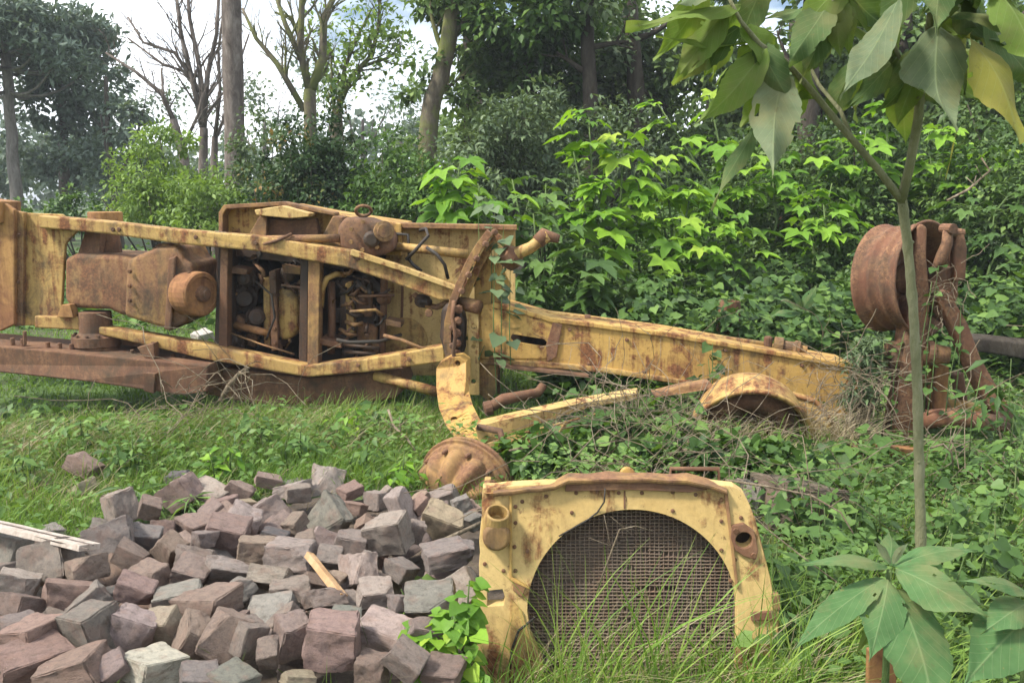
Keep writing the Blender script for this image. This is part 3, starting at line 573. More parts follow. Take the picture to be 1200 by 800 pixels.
# axle columns
c0 = gp(124, 262, .3)
MB().lathe(c0, (0, 0, 1), [(-.02, .12), (.0, .13), (.09, .13), (.095, .115)], 20).build('axle_cap', M['rust_orange'], G, .004)
MB().lathe(gp(128, 300, .3), (0, 0, 1), [(0, .1), (.05, .1), (.2, .085)], 18).build('axle_neck', M['rust'], G)
P_('neck_gusset', [(100, 270), (118, 273), (116, 300), (90, 300)], .1, .1, 'rust', .006)
hub = MB().lathe(gp(115, 418, .04), (0, 0, 1), [(0, .17), (.09, .17), (.095, .185), (.17, .185), (.175, .15), (.2, .125), (.36, .12)], 28).build('axle_hub', M['rust'], G, .004)
for k in range(12):
    a = 6.283 * k / 12; c = gp(115, 418, .04) + Vector((.165 * math.cos(a), .165 * math.sin(a), .172)); MB().lathe(c, (0, 0, 1), [(0, .014), (.02, .014)], 6).build('bolt', M['rust'], hub)
P_('hub_bracket', [(140, 391), (172, 398), (172, 408), (140, 404)], .1, .2, 'rust', .006)
# transmission housing
th = P_('transmission_housing', [(75, 303), (88, 297), (140, 299), (168, 304), (170, 374), (140, 369), (128, 363), (84, 361), (75, 352)], -.02, .62, 'housing', .07, seg=5)
P_('housing_cover', [(148, 305), (184, 289), (208, 288), (216, 305), (226, 310), (218, 379), (196, 386), (145, 371)], -.06, .6, 'rust_yellow', .045, th, 4)
P_('cover_flange', [(197, 303), (206, 300), (200, 388), (192, 386)], -.1, .5, 'rust', .012, th)
P_('top_boss', [(165, 302), (186, 284), (210, 287), (208, 300), (190, 304)], .0, .35, 'yellow_dirty', .03, th, 4)
bolts(th, [(152, 318), (152, 335), (152, 352), (222, 320), (220, 345)], -.08, .012)
pl = MB().lathe(gp(216, 343, .02), (.86, -.5, 0), [(-.02, .13), (.0, .15), (.03, .17), (.19, .17), (.205, .16), (.207, .13), (.19, .125), (.19, .06), (.225, .055), (.23, .03)], 30).build('drive_pulley', M['rust_orange'], G, .003, smooth=False)
MB().lathe(gp(216, 343, .02) + Vector((.86, -.5, 0)).normalized() * .18, (.86, -.5, 0), [(0, .062), (.05, .058), (.06, .035), (.075, .03)], 12).build('pulley_hub', M['rust'], pl, .003)
# dark engine bay between the rails
bay = P_('bay_floor', [(250, 280), (470, 300), (490, 330), (484, 425), (360, 440), (262, 424)], .85, .08, 'grease', .01)
P_('bay_side', [(256, 284), (268, 286), (268, 424), (250, 420)], .05, .8, 'grease', .01, bay)
P_('bay_wall', [(258, 276), (420, 296), (420, 318), (258, 298)], .25, .6, 'grease', .01, bay)
post = P_('cross_post', [(361, 303), (375, 306), (373, 427), (360, 430)], -.02, .14, 'rust_yellow', .008)
P_('post_web', [(352, 303), (361, 303), (360, 430), (350, 428)], .05, .08, 'grease', .006, post)
P_('cross_post', [(258, 290), (267, 290), (266, 412), (256, 411)], .0, .12, 'rust', .008)
P_('cross_post', [(446, 318), (453, 322), (450, 418), (444, 419)], .3, .1, 'rust', .006)
op = P_('oil_pan', [(324, 338), (338, 336), (349, 350), (350, 385), (342, 398), (326, 400), (322, 370)], .22, .5, 'yellow_dirty', .05, seg=4)
P_('pan_flange', [(315, 318), (323, 316), (326, 410), (318, 412)], .16, .4, 'rust', .008, op)
P_('pan_flange', [(308, 325), (316, 325), (317, 408), (309, 404)], .24, .4, 'yellow_dirty', .01, op)
bolts(op, [(320, 325), (321, 345), (321, 365), (322, 385), (322, 402)], .15, .013)
eb = P_('engine_block', [(398, 325), (424, 328), (440, 345), (440, 405), (420, 418), (398, 412)], .3, .5, 'grease', .03, seg=3)
P_('cylinder_head', [(404, 332), (412, 330), (416, 395), (406, 397)], .2, .2, 'yellow_dirty', .015, eb)
P_('side_cover', [(416, 340), (436, 343), (436, 372), (417, 371)], .26, .1, 'rust', .02, eb, 3)
P_('side_cover', [(418, 378), (442, 382), (440, 412), (418, 408)], .24, .12, 'rust_yellow', .02, eb, 3)
bolts(eb, [(410, 340), (410, 360), (411, 380), (426, 350), (426, 365), (430, 392), (431, 405)], .18, .014)
P_('gear_case', [(272, 305), (300, 306), (306, 330), (300, 360), (274, 362)], .35, .4, 'grease', .06, seg=4)
MB().lathe(gp(288, 350, .36), (.2, -1, .1), [(0, .1), (.06, .1), (.08, .07), (.12, .06)], 20).build('starter_motor', M['grease'], G, .004)
T_('drive_shaft', [(276, 381, .2), (305, 388, .15), (320, 392, .2)], .03, 'rust_orange')
T_('rod', [(270, 390, .1), (308, 404, .08), (345, 415, .1)], .008, 'rust_yellow')
T_('rod', [(330, 334, .12), (362, 338, .1)], .01, 'rust')
T_('intake_pipe', [(376, 360, .1), (378, 338, .08), (383, 326, .06), (394, 321, .1), (404, 322, .2)], .022, 'yellow_dirty')
T_('intake_pipe', [(388, 330, .2), (389, 370, .18), (388, 414, .2)], .03, 'rust')
T_('rod', [(410, 365, .05), (440, 363, .04), (448, 368, .1)], .011, 'rust_yellow')
T_('rod', [(420, 347, .1), (462, 346, .1)], .01, 'rust')
T_('fuel_line', [(395, 398, .05), (410, 401, .02), (445, 400, .05), (470, 392, .2)], .014, 'rubber')
T_('fuel_line', [(300, 330, .15), (318, 345, .1), (322, 372, .1), (312, 398, .12)], .009, 'rubber')
T_('tie_rod', [(450, 393, .02), (470, 398, -.02), (494, 408, -.02), (508, 407, .05)], .014, 'rust_yellow')
for pts in ([(402, 404, .1), (444, 408, .1)], [(404, 412, .1), (440, 415, .1)]): T_('rod', pts, .014, 'grease')
rc = random.Random(3)
for i in range(34):
    x, y = rc.uniform(275, 355), rc.uniform(300, 408); dx, dy = rc.uniform(-18, 18), rc.uniform(-22, 22)
    T_('oil_line', [(x, y, .3 + .2 * rc.random()), (x + dx * .5 + 4, y + dy * .5, .22), (x + dx, y + dy, .3)], rc.uniform(.007, .02), rc.choice(['grease', 'rust', 'rubber', 'rust_yellow']), n=6)
for i in range(30):
    x, y = rc.uniform(392, 446), rc.uniform(320, 415); dx, dy = rc.uniform(-22, 22), rc.uniform(-14, 14)
    T_('oil_line', [(x, y, .2), (x + dx * .5, y + dy * .5 + 3, .12), (x + dx, y + dy, .18)], rc.uniform(.007, .018), rc.choice(['grease', 'rust', 'rubber', 'rust_yellow']), n=6)
for x, y, r_ in [(292, 325, .06), (338, 318, .05), (283, 400, .05), (430, 336, .045), (408, 410, .05), (452, 350, .04), (300, 372, .07)]:
    MB().lathe(gp(x, y, .3), (rc.uniform(-.4, .4), -1, rc.uniform(-.3, .3)), [(0, r_ * 1.2), (.05, r_ * 1.2), (.06, r_), (.12, r_ * .9), (.13, r_ * .5)], 16).build('oil_filter', M[rc.choice(['grease', 'grease', 'rust'])], G, .003)
for i in range(16):
    x, y = (rc.uniform(274, 312), rc.uniform(305, 405)) if i % 2 else (rc.uniform(395, 448), rc.uniform(322, 412)); n_ = rc.randint(5, 7); q = [(x + rc.uniform(6, 13) * math.cos(6.2832 * k / n_), y + rc.uniform(6, 15) * math.sin(6.2832 * k / n_)) for k in range(n_)]
    P_('casting', q, rc.uniform(.24, .45), .15, rc.choice(['grease', 'grease', 'rust', 'rust_yellow', 'housing']), .018, None, 3)
P_('bay_bracket', [(268, 312), (290, 316), (288, 322), (268, 320)], .1, .3, 'rust', .005)
P_('bay_bracket', [(330, 310), (352, 314), (352, 322), (332, 320)], .12, .3, 'rust_yellow', .005)
P_('bay_bracket', [(375, 396), (400, 402), (400, 408), (375, 404)], .05, .3, 'rust', .005)
P_('bay_bracket', [(452, 374), (470, 378), (470, 384), (452, 381)], .1, .2, 'rust_yellow', .005)
# darker lower side of the machine sunk in the weeds
P_('belly_plate', [(236, 424), (260, 430), (360, 443), (470, 433), (478, 452), (462, 468), (390, 476), (300, 474), (240, 462)], .08, .9, 'rust', .02)
T_('side_tube', [(440, 440, .05), (470, 448, 0), (512, 459, -.05)], .038, 'yellow_dirty', n=12)
# hood side behind the upper rail
hd = MB().holed(poly([(258, 292), (257, 252), (262, 243), (328, 239), (388, 250), (470, 262), (470, 300), (400, 296)], .35), [], (0, .8, 0)).build('hood_panel', M['yellow'], G, .012)
P_('hood_rim', [(256, 278), (256, 249), (262, 240), (330, 236), (392, 249), (392, 253), (330, 241), (265, 245), (261, 252), (261, 278)], .2, .2, 'rust_yellow', .006, hd)
P_('hood_gusset', [(290, 277), (306, 250), (313, 250), (312, 279)], .16, .22, 'rust_yellow', .006, hd)
P_('hood_flap', [(298, 246), (330, 241), (364, 250), (362, 254), (340, 256), (300, 252)], .05, .3, 'yellow_clean', .006, hd)
P_('inner_bracket', [(376, 279), (390, 253), (402, 254), (400, 290)], .14, .25, 'rust_yellow', .01, hd)
P_('inner_plate', [(314, 256), (340, 258), (370, 256), (374, 278), (314, 275)], .24, .1, 'rust', .008, hd)
T_('dry_stalk', [(252, 271, -.02), (270, 274, -.05), (300, 276, -.02)], .006, 'twig')
T_('hood_stay', [(298, 281, .0), (345, 280, -.02), (398, 279, .05)], .03, 'rust_yellow')
T_('hood_stay', [(302, 288, -.06), (325, 282, -.1), (342, 274, -.05)], .012, 'rust')
gb = P_('gear_housing', [(398, 292), (394, 268), (404, 254), (430, 256), (446, 262), (460, 276), (460, 295), (440, 302), (415, 298)], .02, .4, 'rust', .04, seg=4)
MB().lathe(gp(448, 272, .05), (.3, -1, .1), [(0, .07), (.06, .075), (.1, .075), (.105, .05), (.11, .05)], 18).build('gear_cap', M['rust_yellow'], gb, .004)
MB().lathe(gp(436, 280, .02), (.1, -1, 0), [(0, .06), (.07, .06), (.09, .04)], 16).build('gear_cap', M['grease'], gb, .004)
for k in range(7):
    MB().lathe(gp(430 + 20 * math.cos(k * .9), 276 + 17 * math.sin(k * .9), .0), (0, -1, 0), [(0, .016), (.035, .016)], 6).build('bolt', M['rust_yellow'], gb)
rg = [gp(426 + 9 * math.cos(a), 247 + 6 * math.sin(a), .2 + .04 * math.sin(a)) for a in [6.2832 * i / 18 for i in range(19)]]
MB().tube(rg, .013, 6, caps=False).build('lifting_ring', M['rust_yellow'], gb, smooth=True)
# big flat cab panel
cp = P_('cab_panel', [(452, 268), (604, 266), (604, 352), (560, 440), (440, 440), (452, 330)], .5, .04, 'yellow_clean', .006)
P_('panel_lip', [(450, 261), (606, 264), (606, 270), (450, 267)], .38, .2, 'rust_yellow', .006, cp)
P_('panel_seam', [(533, 352), (536, 352), (534, 424), (531, 424)], .49, .02, 'rust', .002, cp)
P_('panel_seam', [(470, 335), (473, 335), (471, 420), (468, 420)], .49, .02, 'rust', .002, cp)
P_('access_cover', hc(473, 400, 28, 24), .485, .03, 'yellow_dirty', .004, cp)
T_('hydraulic_tube', [(462, 289, .3), (505, 293, .28), (548, 298, .25)], .035, 'yellow_dirty', n=12)
for pts in ([(462, 274, .35), (478, 275, .3), (480, 306, .3)], [(476, 304, .2), (486, 294, .18), (502, 276, .2), (499, 268, .3), (492, 270, .35)], [(478, 302, .25), (484, 310, .2), (494, 318, .2)], [(500, 290, .15), (512, 298, .12), (521, 310, .12), (525, 326, .2)]):
    T_('hydraulic_hose', pts, .013, 'rubber')
T_('valve_rod', [(486, 345, .1), (494, 356, .05), (512, 360, .05), (530, 352, 0)], .022, 'rust_yellow')
MB().lathe(gp(492, 352, .1), (.6, -.8, 0), [(0, .05), (.08, .05), (.09, .03), (.14, .025)], 12).build('valve_body', M['grease'], G, .004)
MB().lathe(gp(503, 366, .02), (0, -1, 0), [(0, .03), (.05, .03)], 8).build('valve_body', M['rust_yellow'], G, .003)
# ring gear seen edge-on with its rollers and clamp mess
arc = [(574, 272), (562, 288), (550, 308), (540, 330), (531, 352), (525, 378), (524, 402), (527, 424)]
def band(pts, wpx, dy, th, mat, name, par=None):
    m = MB(); l = []; r = []
    for i, (x, y) in enumerate(pts):
        a = pts[max(0, i - 1)]; b = pts[min(len(pts) - 1, i + 1)]; n = Vector((-(b[1] - a[1]), b[0] - a[0])).normalized() * wpx / 2
        l.append((x + n.x, y + n.y)); r.append((x - n.x, y - n.y))
    for i in range(len(pts) - 1): m.prism(poly([l[i], l[i + 1], r[i + 1], r[i]], dy), (0, th, 0))
    return m.build(name, M[mat], par or G, .004)
ring = band(arc, 9, -.22, .16, 'rust_yellow', 'ring_gear')
band([(x + 11, y + 3) for x, y in arc[:5]], 9, -.12, .12, 'yellow_dirty', 'ring_flange', ring)
for i in range(9):
    u = i / 8 * (len(arc) - 1); k = min(int(u), len(arc) - 2); f = u - k; x = arc[k][0] * (1 - f) + arc[k + 1][0] * f; y = arc[k][1] * (1 - f) + arc[k + 1][1] * f
    MB().lathe(gp(x + 5, y, -.24), (.3, -1, 0), [(0, .022), (.03, .022), (.035, .014)], 8).build('roller', M['rust'], ring)
P_('clamp_block', [(517, 362), (526, 354), (541, 360), (545, 380), (544, 412), (536, 424), (522, 420), (515, 395)], -.16, .3, 'grease', .03, seg=3)
for y in (362, 376, 390, 402, 414): MB().lathe(gp(535 + (y % 3), y, -.18), (.2, -1, .1), [(0, .032), (.04, .032), (.05, .02), (.065, .02)], 8).build('clamp_nut', M['rust'], G, .003)
T_('clamp_pin', [(540, 355, -.1), (562, 360, -.15)], .05, 'rust_yellow', n=12)
T_('chain_strand', [(532, 352, -.28), (530, 372, -.32), (534, 392, -.3), (531, 412, -.3), (534, 426, -.28)], .014, 'rust')
# cross plates behind
P_('cross_plate', [(556, 300), (582, 300), (600, 335), (588, 352), (566, 366), (556, 362)], -.02, .05, 'yellow', .006)
P_('support_plate', [(548, 352), (561, 356), (562, 463), (549, 463)], -.14, .05, 'yellow_clean', .006, None, 2, [hc(555, 383, 3, 8), hc(555, 406, 2.5, 8), hc(555, 447, 3, 8)])
P_('support_web', [(561, 356), (585, 420), (582, 460), (572, 470), (562, 462)], -.06, .06, 'yellow_dirty', .006)
P_('support_web', [(584, 428), (590, 426), (586, 462), (578, 458)], .1, .08, 'rust', .006)
# lever pointing up to the right, like a claw
lv = T_('lift_lever', [(590, 302, -.15), (606, 297, -.18), (622, 290, -.18), (634, 281, -.16), (642, 276, -.15)], [.05, .045, .04, .042, .05], 'yellow_dirty', n=10)
T_('lever_tip', [(630, 284, -.17), (638, 276, -.15), (648, 278, -.15), (655, 280, -.15)], [.05, .055, .035, .03], 'rust', lv, 10)
MB().lathe(gp(596, 300, -.18), (-.6, -.5, .6), [(-.08, .07), (0, .08), (.06, .05)], 12).build('lever_boss', M['rust'], lv, .006)
# gooseneck: a long tapering box beam with an oval slot
slot = [(601, 391.5), (638, 397.5), (641, 401), (640, 405), (636, 405.5), (602, 400), (599, 397), (599, 393.5)]
gn = MB().holed(poly([(558, 358), (578, 356), (600, 361), (646, 374), (780, 391), (990, 428), (1006, 440), (1006, 470), (990, 490), (900, 470), (820, 452), (707, 434), (640, 428), (562, 424)], -.1),
                [[gp(x, y, -.1) for x, y in slot]], (0, .03, 0)).build('gooseneck_beam', M['yellow'], G, .004)
P_('beam_top', [(578, 354), (600, 359), (646, 372), (780, 389), (1006, 428), (1006, 434), (780, 395), (646, 378), (600, 365), (574, 360)], -.12, .42, 'yellow', .008, gn)
P_('beam_bottom', [(560, 420), (640, 424), (707, 430), (820, 448), (990, 486), (990, 492), (820, 454), (707, 437), (640, 431), (560, 427)], -.12, .42, 'yellow_dirty', .008, gn)
P_('beam_back', [(560, 362), (780, 395), (1000, 434), (990, 484), (820, 446), (562, 420)], .25, .03, 'grease', .004, gn)  # dark backing colour paints the shade seen through the slot
P_('weld_plate', [(648, 377), (659, 380), (652, 418), (641, 424), (640, 405)], -.118, .018, 'rust_red', .003, gn)
P_('side_plate', [(563, 361), (590, 364), (640, 378), (650, 382), (640, 420), (565, 420)], -.112, .012, 'yellow', .003, gn, 2, [[(x, y) for x, y in slot]])
P_('beam_ledge', [(585, 427), (690, 440), (690, 443), (585, 431)], -.2, .1, 'rust', .003, gn)
bolts(gn, [(668, 386), (690, 426), (735, 398), (755, 436), (850, 410), (870, 455), (940, 428), (930, 470)], -.1, .011)
# hose lines along the top of the beam
hz = T_('hose_line', [(600, 363, .12), (640, 367, .12), (690, 374, .12), (740, 381, .12), (800, 390, .12), (850, 397, .1), (905, 405, .08)], .022, 'yellow_dirty', n=8)
T_('hose_line', [(606, 366, .2), (680, 377, .22), (760, 389, .2), (830, 399, .2)], .016, 'rust')
MB().lathe(gp(912, 405, .08), (1, -.25, -.12), [(-.03, .06), (.03, .06), (.031, .042), (.1, .042), (.11, .055), (.14, .055), (.15, .03), (.19, .026)], 12).build('hose_coupling', M['rust_yellow'], hz, .003)
MB().lathe(gp(900, 404, .06), (0, 0, 1), [(-.05, .03), (.05, .03), (.06, .02)], 10).build('hose_coupling', M['rust'], hz, .003)
MB().lathe(gp(688, 374, .12), (1, 0, -.12), [(-.02, .035), (.02, .035)], 10).build('hose_clamp', M['rust'], hz)
# banana shaped lift bracket reaching down to the blade drum
bp = []
for x, y, dY in [(511, 432, 0), (516, 424, 0), (526, 419, 0), (538, 418, 0), (546, 424, 0), (546, 446, -.1), (544, 464, -.2), (549, 482, -.4), (557, 498, -.6), (574, 512, -.85), (590, 522, -1.0), (572, 534, -1.05), (552, 530, -.95), (534, 515, -.75), (522, 498, -.5), (514, 478, -.3), (511, 455, -.12)]:
    bp.append(at(x, y, 6.05 + dY))
hole = [at(536 + 3.4 * math.cos(a), 426 + 3.4 * math.sin(a), 6.05) for a in [6.2832 * i / 12 for i in range(12)]]
hole2 = [at(532 + 4 * math.cos(a), 491 + 3 * math.sin(a), 5.6) for a in [6.2832 * i / 10 for i in range(10)]]
lb = MB().holed(bp, [hole, hole2], (.03, .07, .02)).build('lift_bracket', M['yellow'], G, .004)

# ------------------------------------------------------------------ blade drum with its arms
D0 = at(541, 577, 4.6)
dr = thing('blade_drum', (D0.x, D0.y, g1(D0.x, D0.y)), 'yellow and rust fluted hub drum lying against the stone pile, two long arms behind', 'drum')
ax = Vector((-.42, -.8, -.16)).normalized()
dm = MB().lathe(D0 - ax * .02, ax, [(-.13, .22), (-.125, .25), (-.09, .252), (-.085, .285), (-.06, .288), (-.055, .272), (-.04, .272), (-.035, .292), (-.022, .29), (-.02, .27), (.01, .27), (.02, .255), (.05, .22)], 40).build('drum_rim', M['rust_yellow'], dr, .004)
f = MB(); a_ = ax.orthogonal().normalized(); b_ = ax.cross(a_); nn = 132; vs = []; lobes = 11
for (h0, ro, ri) in ((.01, .262, .235), (.05, .258, .216), (.09, .245, .192), (.125, .222, .168), (.15, .19, .14), (.165, .15, .125), (.168, .11, .11)):
    for i in range(nn):
        an = 6.2832 * i / nn; fl = (.5 + .5 * math.cos(an * lobes)) ** .7; rr = ri + (ro - ri) * fl; vs.append(D0 + ax * h0 + (a_ * math.cos(an) + b_ * math.sin(an)) * rr)
fs = [(q * nn + i, q * nn + (i + 1) % nn, (q + 1) * nn + (i + 1) % nn, (q + 1) * nn + i) for q in range(6) for i in range(nn)] + [tuple(6 * nn + i for i in range(nn))]
f.add(vs, fs); fb = f.build('fluted_hub', M['rust_yellow'], dr, smooth=True)
for k in range(lobes):
    an = 6.2832 * (k + .5) / lobes; MB().lathe(D0 + ax * .02 + (a_ * math.cos(an) + b_ * math.sin(an)) * .25, ax, [(-.02, .012), (.012, .012), (.02, .008)], 8).build('bolt', M['rust'], fb)
MB().lathe(D0 + ax * .16, ax, [(0, .09), (.036, .09), (.04, .075), (.0, .07)], 24).build('bore', M['grease'], dr)
MB().prism([at(556, 500, 5.0), at(600, 490, 5.05), at(660, 476, 5.2), at(692, 470, 5.3), at(745, 461, 5.45), at(747, 468, 5.45), at(694, 477, 5.3), at(640, 493, 5.18), at(600, 507, 5.05), at(562, 522, 4.98)], (.03, .14, .01)).build('arm', M['yellow_clean'], dr, .006)
MB().prism([at(568, 520, 4.85), at(620, 505, 4.95), at(662, 494, 5.1), at(700, 484, 5.3), at(700, 492, 5.3), at(655, 506, 5.05), at(600, 526, 4.88), at(575, 536, 4.82)], (.02, .04, 0)).build('arm', M['yellow_dirty'], dr, .006)
MB().tube([at(560, 500, 4.98), at(586, 505, 4.92), at(592, 528, 4.82)], .02, 8).build('arm_brace', M['rust'], dr, smooth=True)

# loose rusty rods below the beam
t = thing('bent_pipe', at(610, 470, 5.7) * 1, 'short bent rusty pipe on the weeds under the gooseneck slot', 'pipe')
MB().tube([at(572, 478, 5.7), at(590, 468, 5.7), at(610, 464, 5.75), at(630, 460, 5.85), at(636, 452, 5.9)], [.035, .04, .035, .032, .03], 10).build('pipe_body', M['rust'], t, smooth=True)
MB().lathe(at(573, 478, 5.7), (-.9, -.2, -.2), [(-.02, .05), (.03, .05), (.035, .03)], 12).build('pipe_flange', M['rust'], t, .003)

# ------------------------------------------------------------------ bowl-like tyre guard half buried in front of the beam
W0 = at(878, 512, 5.3)
wg = thing('wheel_guard', (W0.x, W0.y, g1(W0.x, W0.y)), 'half buried yellow and rust wheel rim with a curled edge, against the gooseneck end', 'wheel rim')
ax2 = Vector((-.15, -1, -.42)).normalized()
MB().lathe(W0, ax2, [(-.30, .24), (-.27, .30), (-.2, .335), (-.1, .35), (.0, .345), (.02, .365), (.035, .38), (.05, .375), (.05, .36), (.03, .34), (-.1, .325), (-.2, .31), (-.26, .27), (-.28, .2)], 48, True).build('rim_shell', M['yellow_dirty'], wg, smooth=True)
MB().lathe(W0, ax2, [(-.1, .335), (-.09, .335), (-.085, .27), (-.03, .26), (-.025, .19), (-.06, .18), (-.06, .06), (-.08, .06), (-.1, .2)], 48, True).build('rim_disc', M['rust'], wg, smooth=True)
hd2 = thing('bent_plate', at(940, 510, 5.35), 'curved orange plate leaning on the right side of the half buried rim', 'steel plate')
MB().prism([at(905, 466, 5.45), at(930, 463, 5.45), at(955, 470, 5.45), at(970, 486, 5.42), at(979, 503, 5.4), at(962, 512, 5.35), at(945, 508, 5.33), at(925, 488, 5.38)], (.01, .03, .02)).build('plate_sheet', M['yellow_dirty'], hd2, .004)
MB().tube([at(905, 466, 5.44), at(930, 463, 5.44), at(955, 470, 5.44), at(970, 486, 5.41), at(979, 503, 5.39)], .013, 6).build('plate_edge', M['rust_orange'], hd2, smooth=True)
t = thing('bent_plate', at(790, 458, 5.45), 'pale bent strip of sheet steel resting left of the half buried rim', 'steel plate')
MB().prism([at(765, 461, 5.5), at(800, 452, 5.45), at(832, 447, 5.42), at(838, 455, 5.4), at(800, 461, 5.42), at(768, 466, 5.48)], (0, .1, .0)).build('plate_sheet', M['rust_yellow'], t, .004)

# ------------------------------------------------------------------ front axle with its rim
A0 = at(1090, 530, 5.45)
fa = thing('front_axle', (A0.x, A0.y, g1(A0.x, A0.y)), 'rust brown front axle standing on end with a bare rim at its top', 'axle')
def ap(px, py, dy=0.): return at(px, py, 5.45 + dy)
def AP(name, pts, dy, th, mat='rust_red', bevel=.012, par=None): return MB().prism([ap(x, y, dy) for x, y in pts], (0, th, 0)).build(name, M[mat], par or fa, bevel, 3)
AP('king_post', [(1066, 352), (1088, 340), (1090, 360), (1084, 420), (1076, 470), (1073, 522), (1046, 526), (1044, 516), (1056, 450), (1060, 405)], -.02, .16)
AP('post_head', [(1075, 266), (1081, 262), (1087, 267), (1086, 300), (1090, 345), (1074, 352), (1072, 300)], -.02, .12, par=None)
k1 = MB().tube([ap(1111, 268, -.02), ap(1110, 285, -.03), ap(1104, 300, -.02), ap(1096, 318, 0)], [.03, .033, .036, .03], 10).build('steering_knuckle', M['rust_red'], fa, smooth=True)
MB().lathe(ap(1111, 268, -.02), (.2, -1, 0), [(-.05, .032), (.05, .032)], 12).build('knuckle_eye', M['rust_red'], k1, .004)
MB().lathe(ap(1120, 273, -.01), (1, .1, 0), [(-.05, .025), (.05, .025)], 10).build('knuckle_pin', M['rust'], k1, .003)
AP('knuckle_plate', [(1121, 272), (1129, 267), (1134, 290), (1132, 328), (1120, 330), (1118, 300)], -.03, .07, 'rust_red')
AP('leaning_arm', [(1097, 345), (1112, 340), (1135, 380), (1150, 420), (1170, 455), (1192, 490), (1178, 500), (1158, 475), (1138, 432), (1120, 390)], -.06, .12)
AP('fork_plate', [(1096, 318), (1118, 312), (1124, 345), (1110, 380), (1098, 372), (1086, 350)], .02, .1, 'rust')
ct = MB().tube([ap(1066, 416, .12), ap(1088, 414, .02), ap(1113, 416, -.02)], [.085, .07, .05], 14).build('cross_tube', M['rust_yellow'], fa, smooth=True)
MB().lathe(ap(1089, 413, .0), (1, -.1, -.03), [(-.02, .075), (.02, .075)], 16).build('tube_collar', M['rust'], ct, .004)
MB().lathe(ap(1058, 418, .1), (1, -.1, 0), [(-.1, .1), (.08, .11), (.09, .08)], 18).build('hub_case', M['rust'], fa, .006)
MB().tube([ap(1074, 492, -.02), ap(1120, 488, -.04), ap(1180, 497, -.06)], [.062, .058, .05], 12).build('axle_beam', M['rust_red'], fa, smooth=True)
MB().tube([ap(1108, 474, .2), ap(1140, 480, .18), ap(1168, 492, .12)], [.05, .05, .04], 10).build('drag_link', M['yellow_dirty'], fa, smooth=True)
AP('short_post', [(1096, 425), (1113, 430), (1110, 482), (1094, 481)], .06, .1, 'rust_orange')
AP('short_post', [(1120, 440), (1130, 436), (1136, 478), (1126, 480)], .2, .08, 'rust')
AP('rear_web', [(1068, 440), (1094, 440), (1092, 486), (1066, 490)], .24, .05, 'rust_yellow')
RA = Vector((.573, -.815, .06)).normalized(); RC = at(1036, 326, 5.75)
rimo = MB().lathe(RC, RA, [(-0.0160, 0.2790), (-0.0200, 0.3208), (-0.0120, 0.3460), (0.0040, 0.3488), (0.0160, 0.3367), (0.0400, 0.3208), (0.0800, 0.3162), (0.0880, 0.3329), (0.1080, 0.3329), (0.1176, 0.3143), (0.1680, 0.3143), (0.1776, 0.3329), (0.1960, 0.3329), (0.2040, 0.3181), (0.2400, 0.3274), (0.2640, 0.3404), (0.2760, 0.3581), (0.2920, 0.3646), (0.3000, 0.3534), (0.2920, 0.3441), (0.2760, 0.3367), (0.2640, 0.3208), (0.2040, 0.3023), (0.1200, 0.2995), (0.0400, 0.3069), (0.0000, 0.3116)], 64, True).build('wheel_rim', M['rust_red'], fa, smooth=True)
MB().lathe(RC, RA, [(.08, .3), (.10, .3), (.11, .21), (.15, .14), (.14, .1), (.12, .1), (.12, .14)], 48, True).build('rim_disc', M['rust'], rimo, smooth=True)
MB().lathe(RC, RA, [(.06, .11), (.16, .1), (.2, .075), (.27, .07), (.28, .04)], 24).build('wheel_hub', M['rust'], rimo, .005)
# bits lying near the axle
t = thing('rusty_bar', at(1045, 541, 5.1), 'orange rusted flat bar lying in the weeds before the king post', 'steel bar')
b0, b1 = at(968, 548, 5.05), at(1122, 537, 5.2); b0.z = max(b0.z, .07); MB().prism([b0, b1, b1 + Vector((0, 0, .05)), b0 + Vector((0, 0, .055))], (0, .09, 0)).build('bar_flat', M['rust_orange'], t, .005)
MB().lathe(b0.lerp(b1, .45) + Vector((0, .04, .05)), (0, 0, 1), [(0, .02), (.02, .02)], 8).build('bolt', M['rust'], t)
t = thing('log', at(1175, 415, 6.9), 'dark weathered hewn log lying behind the leaning axle arm', 'log')
MB().prism([at(1120, 395, 6.8), at(1160, 397, 6.82), at(1205, 402, 6.85), at(1300, 410, 6.9), at(1300, 430, 6.9), at(1200, 421, 6.85), at(1124, 409, 6.8)], (.02, .16, .02)).build('log_wood', M['bark_dark'], t, .02, 3)
t = thing('stump', at(862, 385, 7.4), 'short rusty pipe stump draped with ferns behind the hose coupling', 'stump')
MB().lathe(at(853, 380, 7.4), (.04, 0, 1), [(-.3, .1), (.0, .1), (.12, .096), (.2, .09), (.2, .07), (.1, .065)], 16).build('stump_pipe', M['rust'], t, .004)
t = thing('rusty_trough', at(905, 300, 10.9), 'rust brown curved sheet leaning in the dark hollow of the bank', 'steel sheet')
MB().prism([at(884, 330, 10.7), at(894, 284, 10.75), at(918, 248, 10.8), at(928, 246, 10.8), (at(930, 254, 10.8)), at(918, 272, 10.8), at(908, 292, 10.75), at(896, 332, 10.7)], (.04, .12, .03)).build('sheet_steel', M['rust'], t, .01)
MB().tube([at(886, 330, 10.68), at(896, 286, 10.72), at(920, 250, 10.76), at(928, 247, 10.78)], .02, 6).build('sheet_edge', M['rust_red'], t, smooth=True)

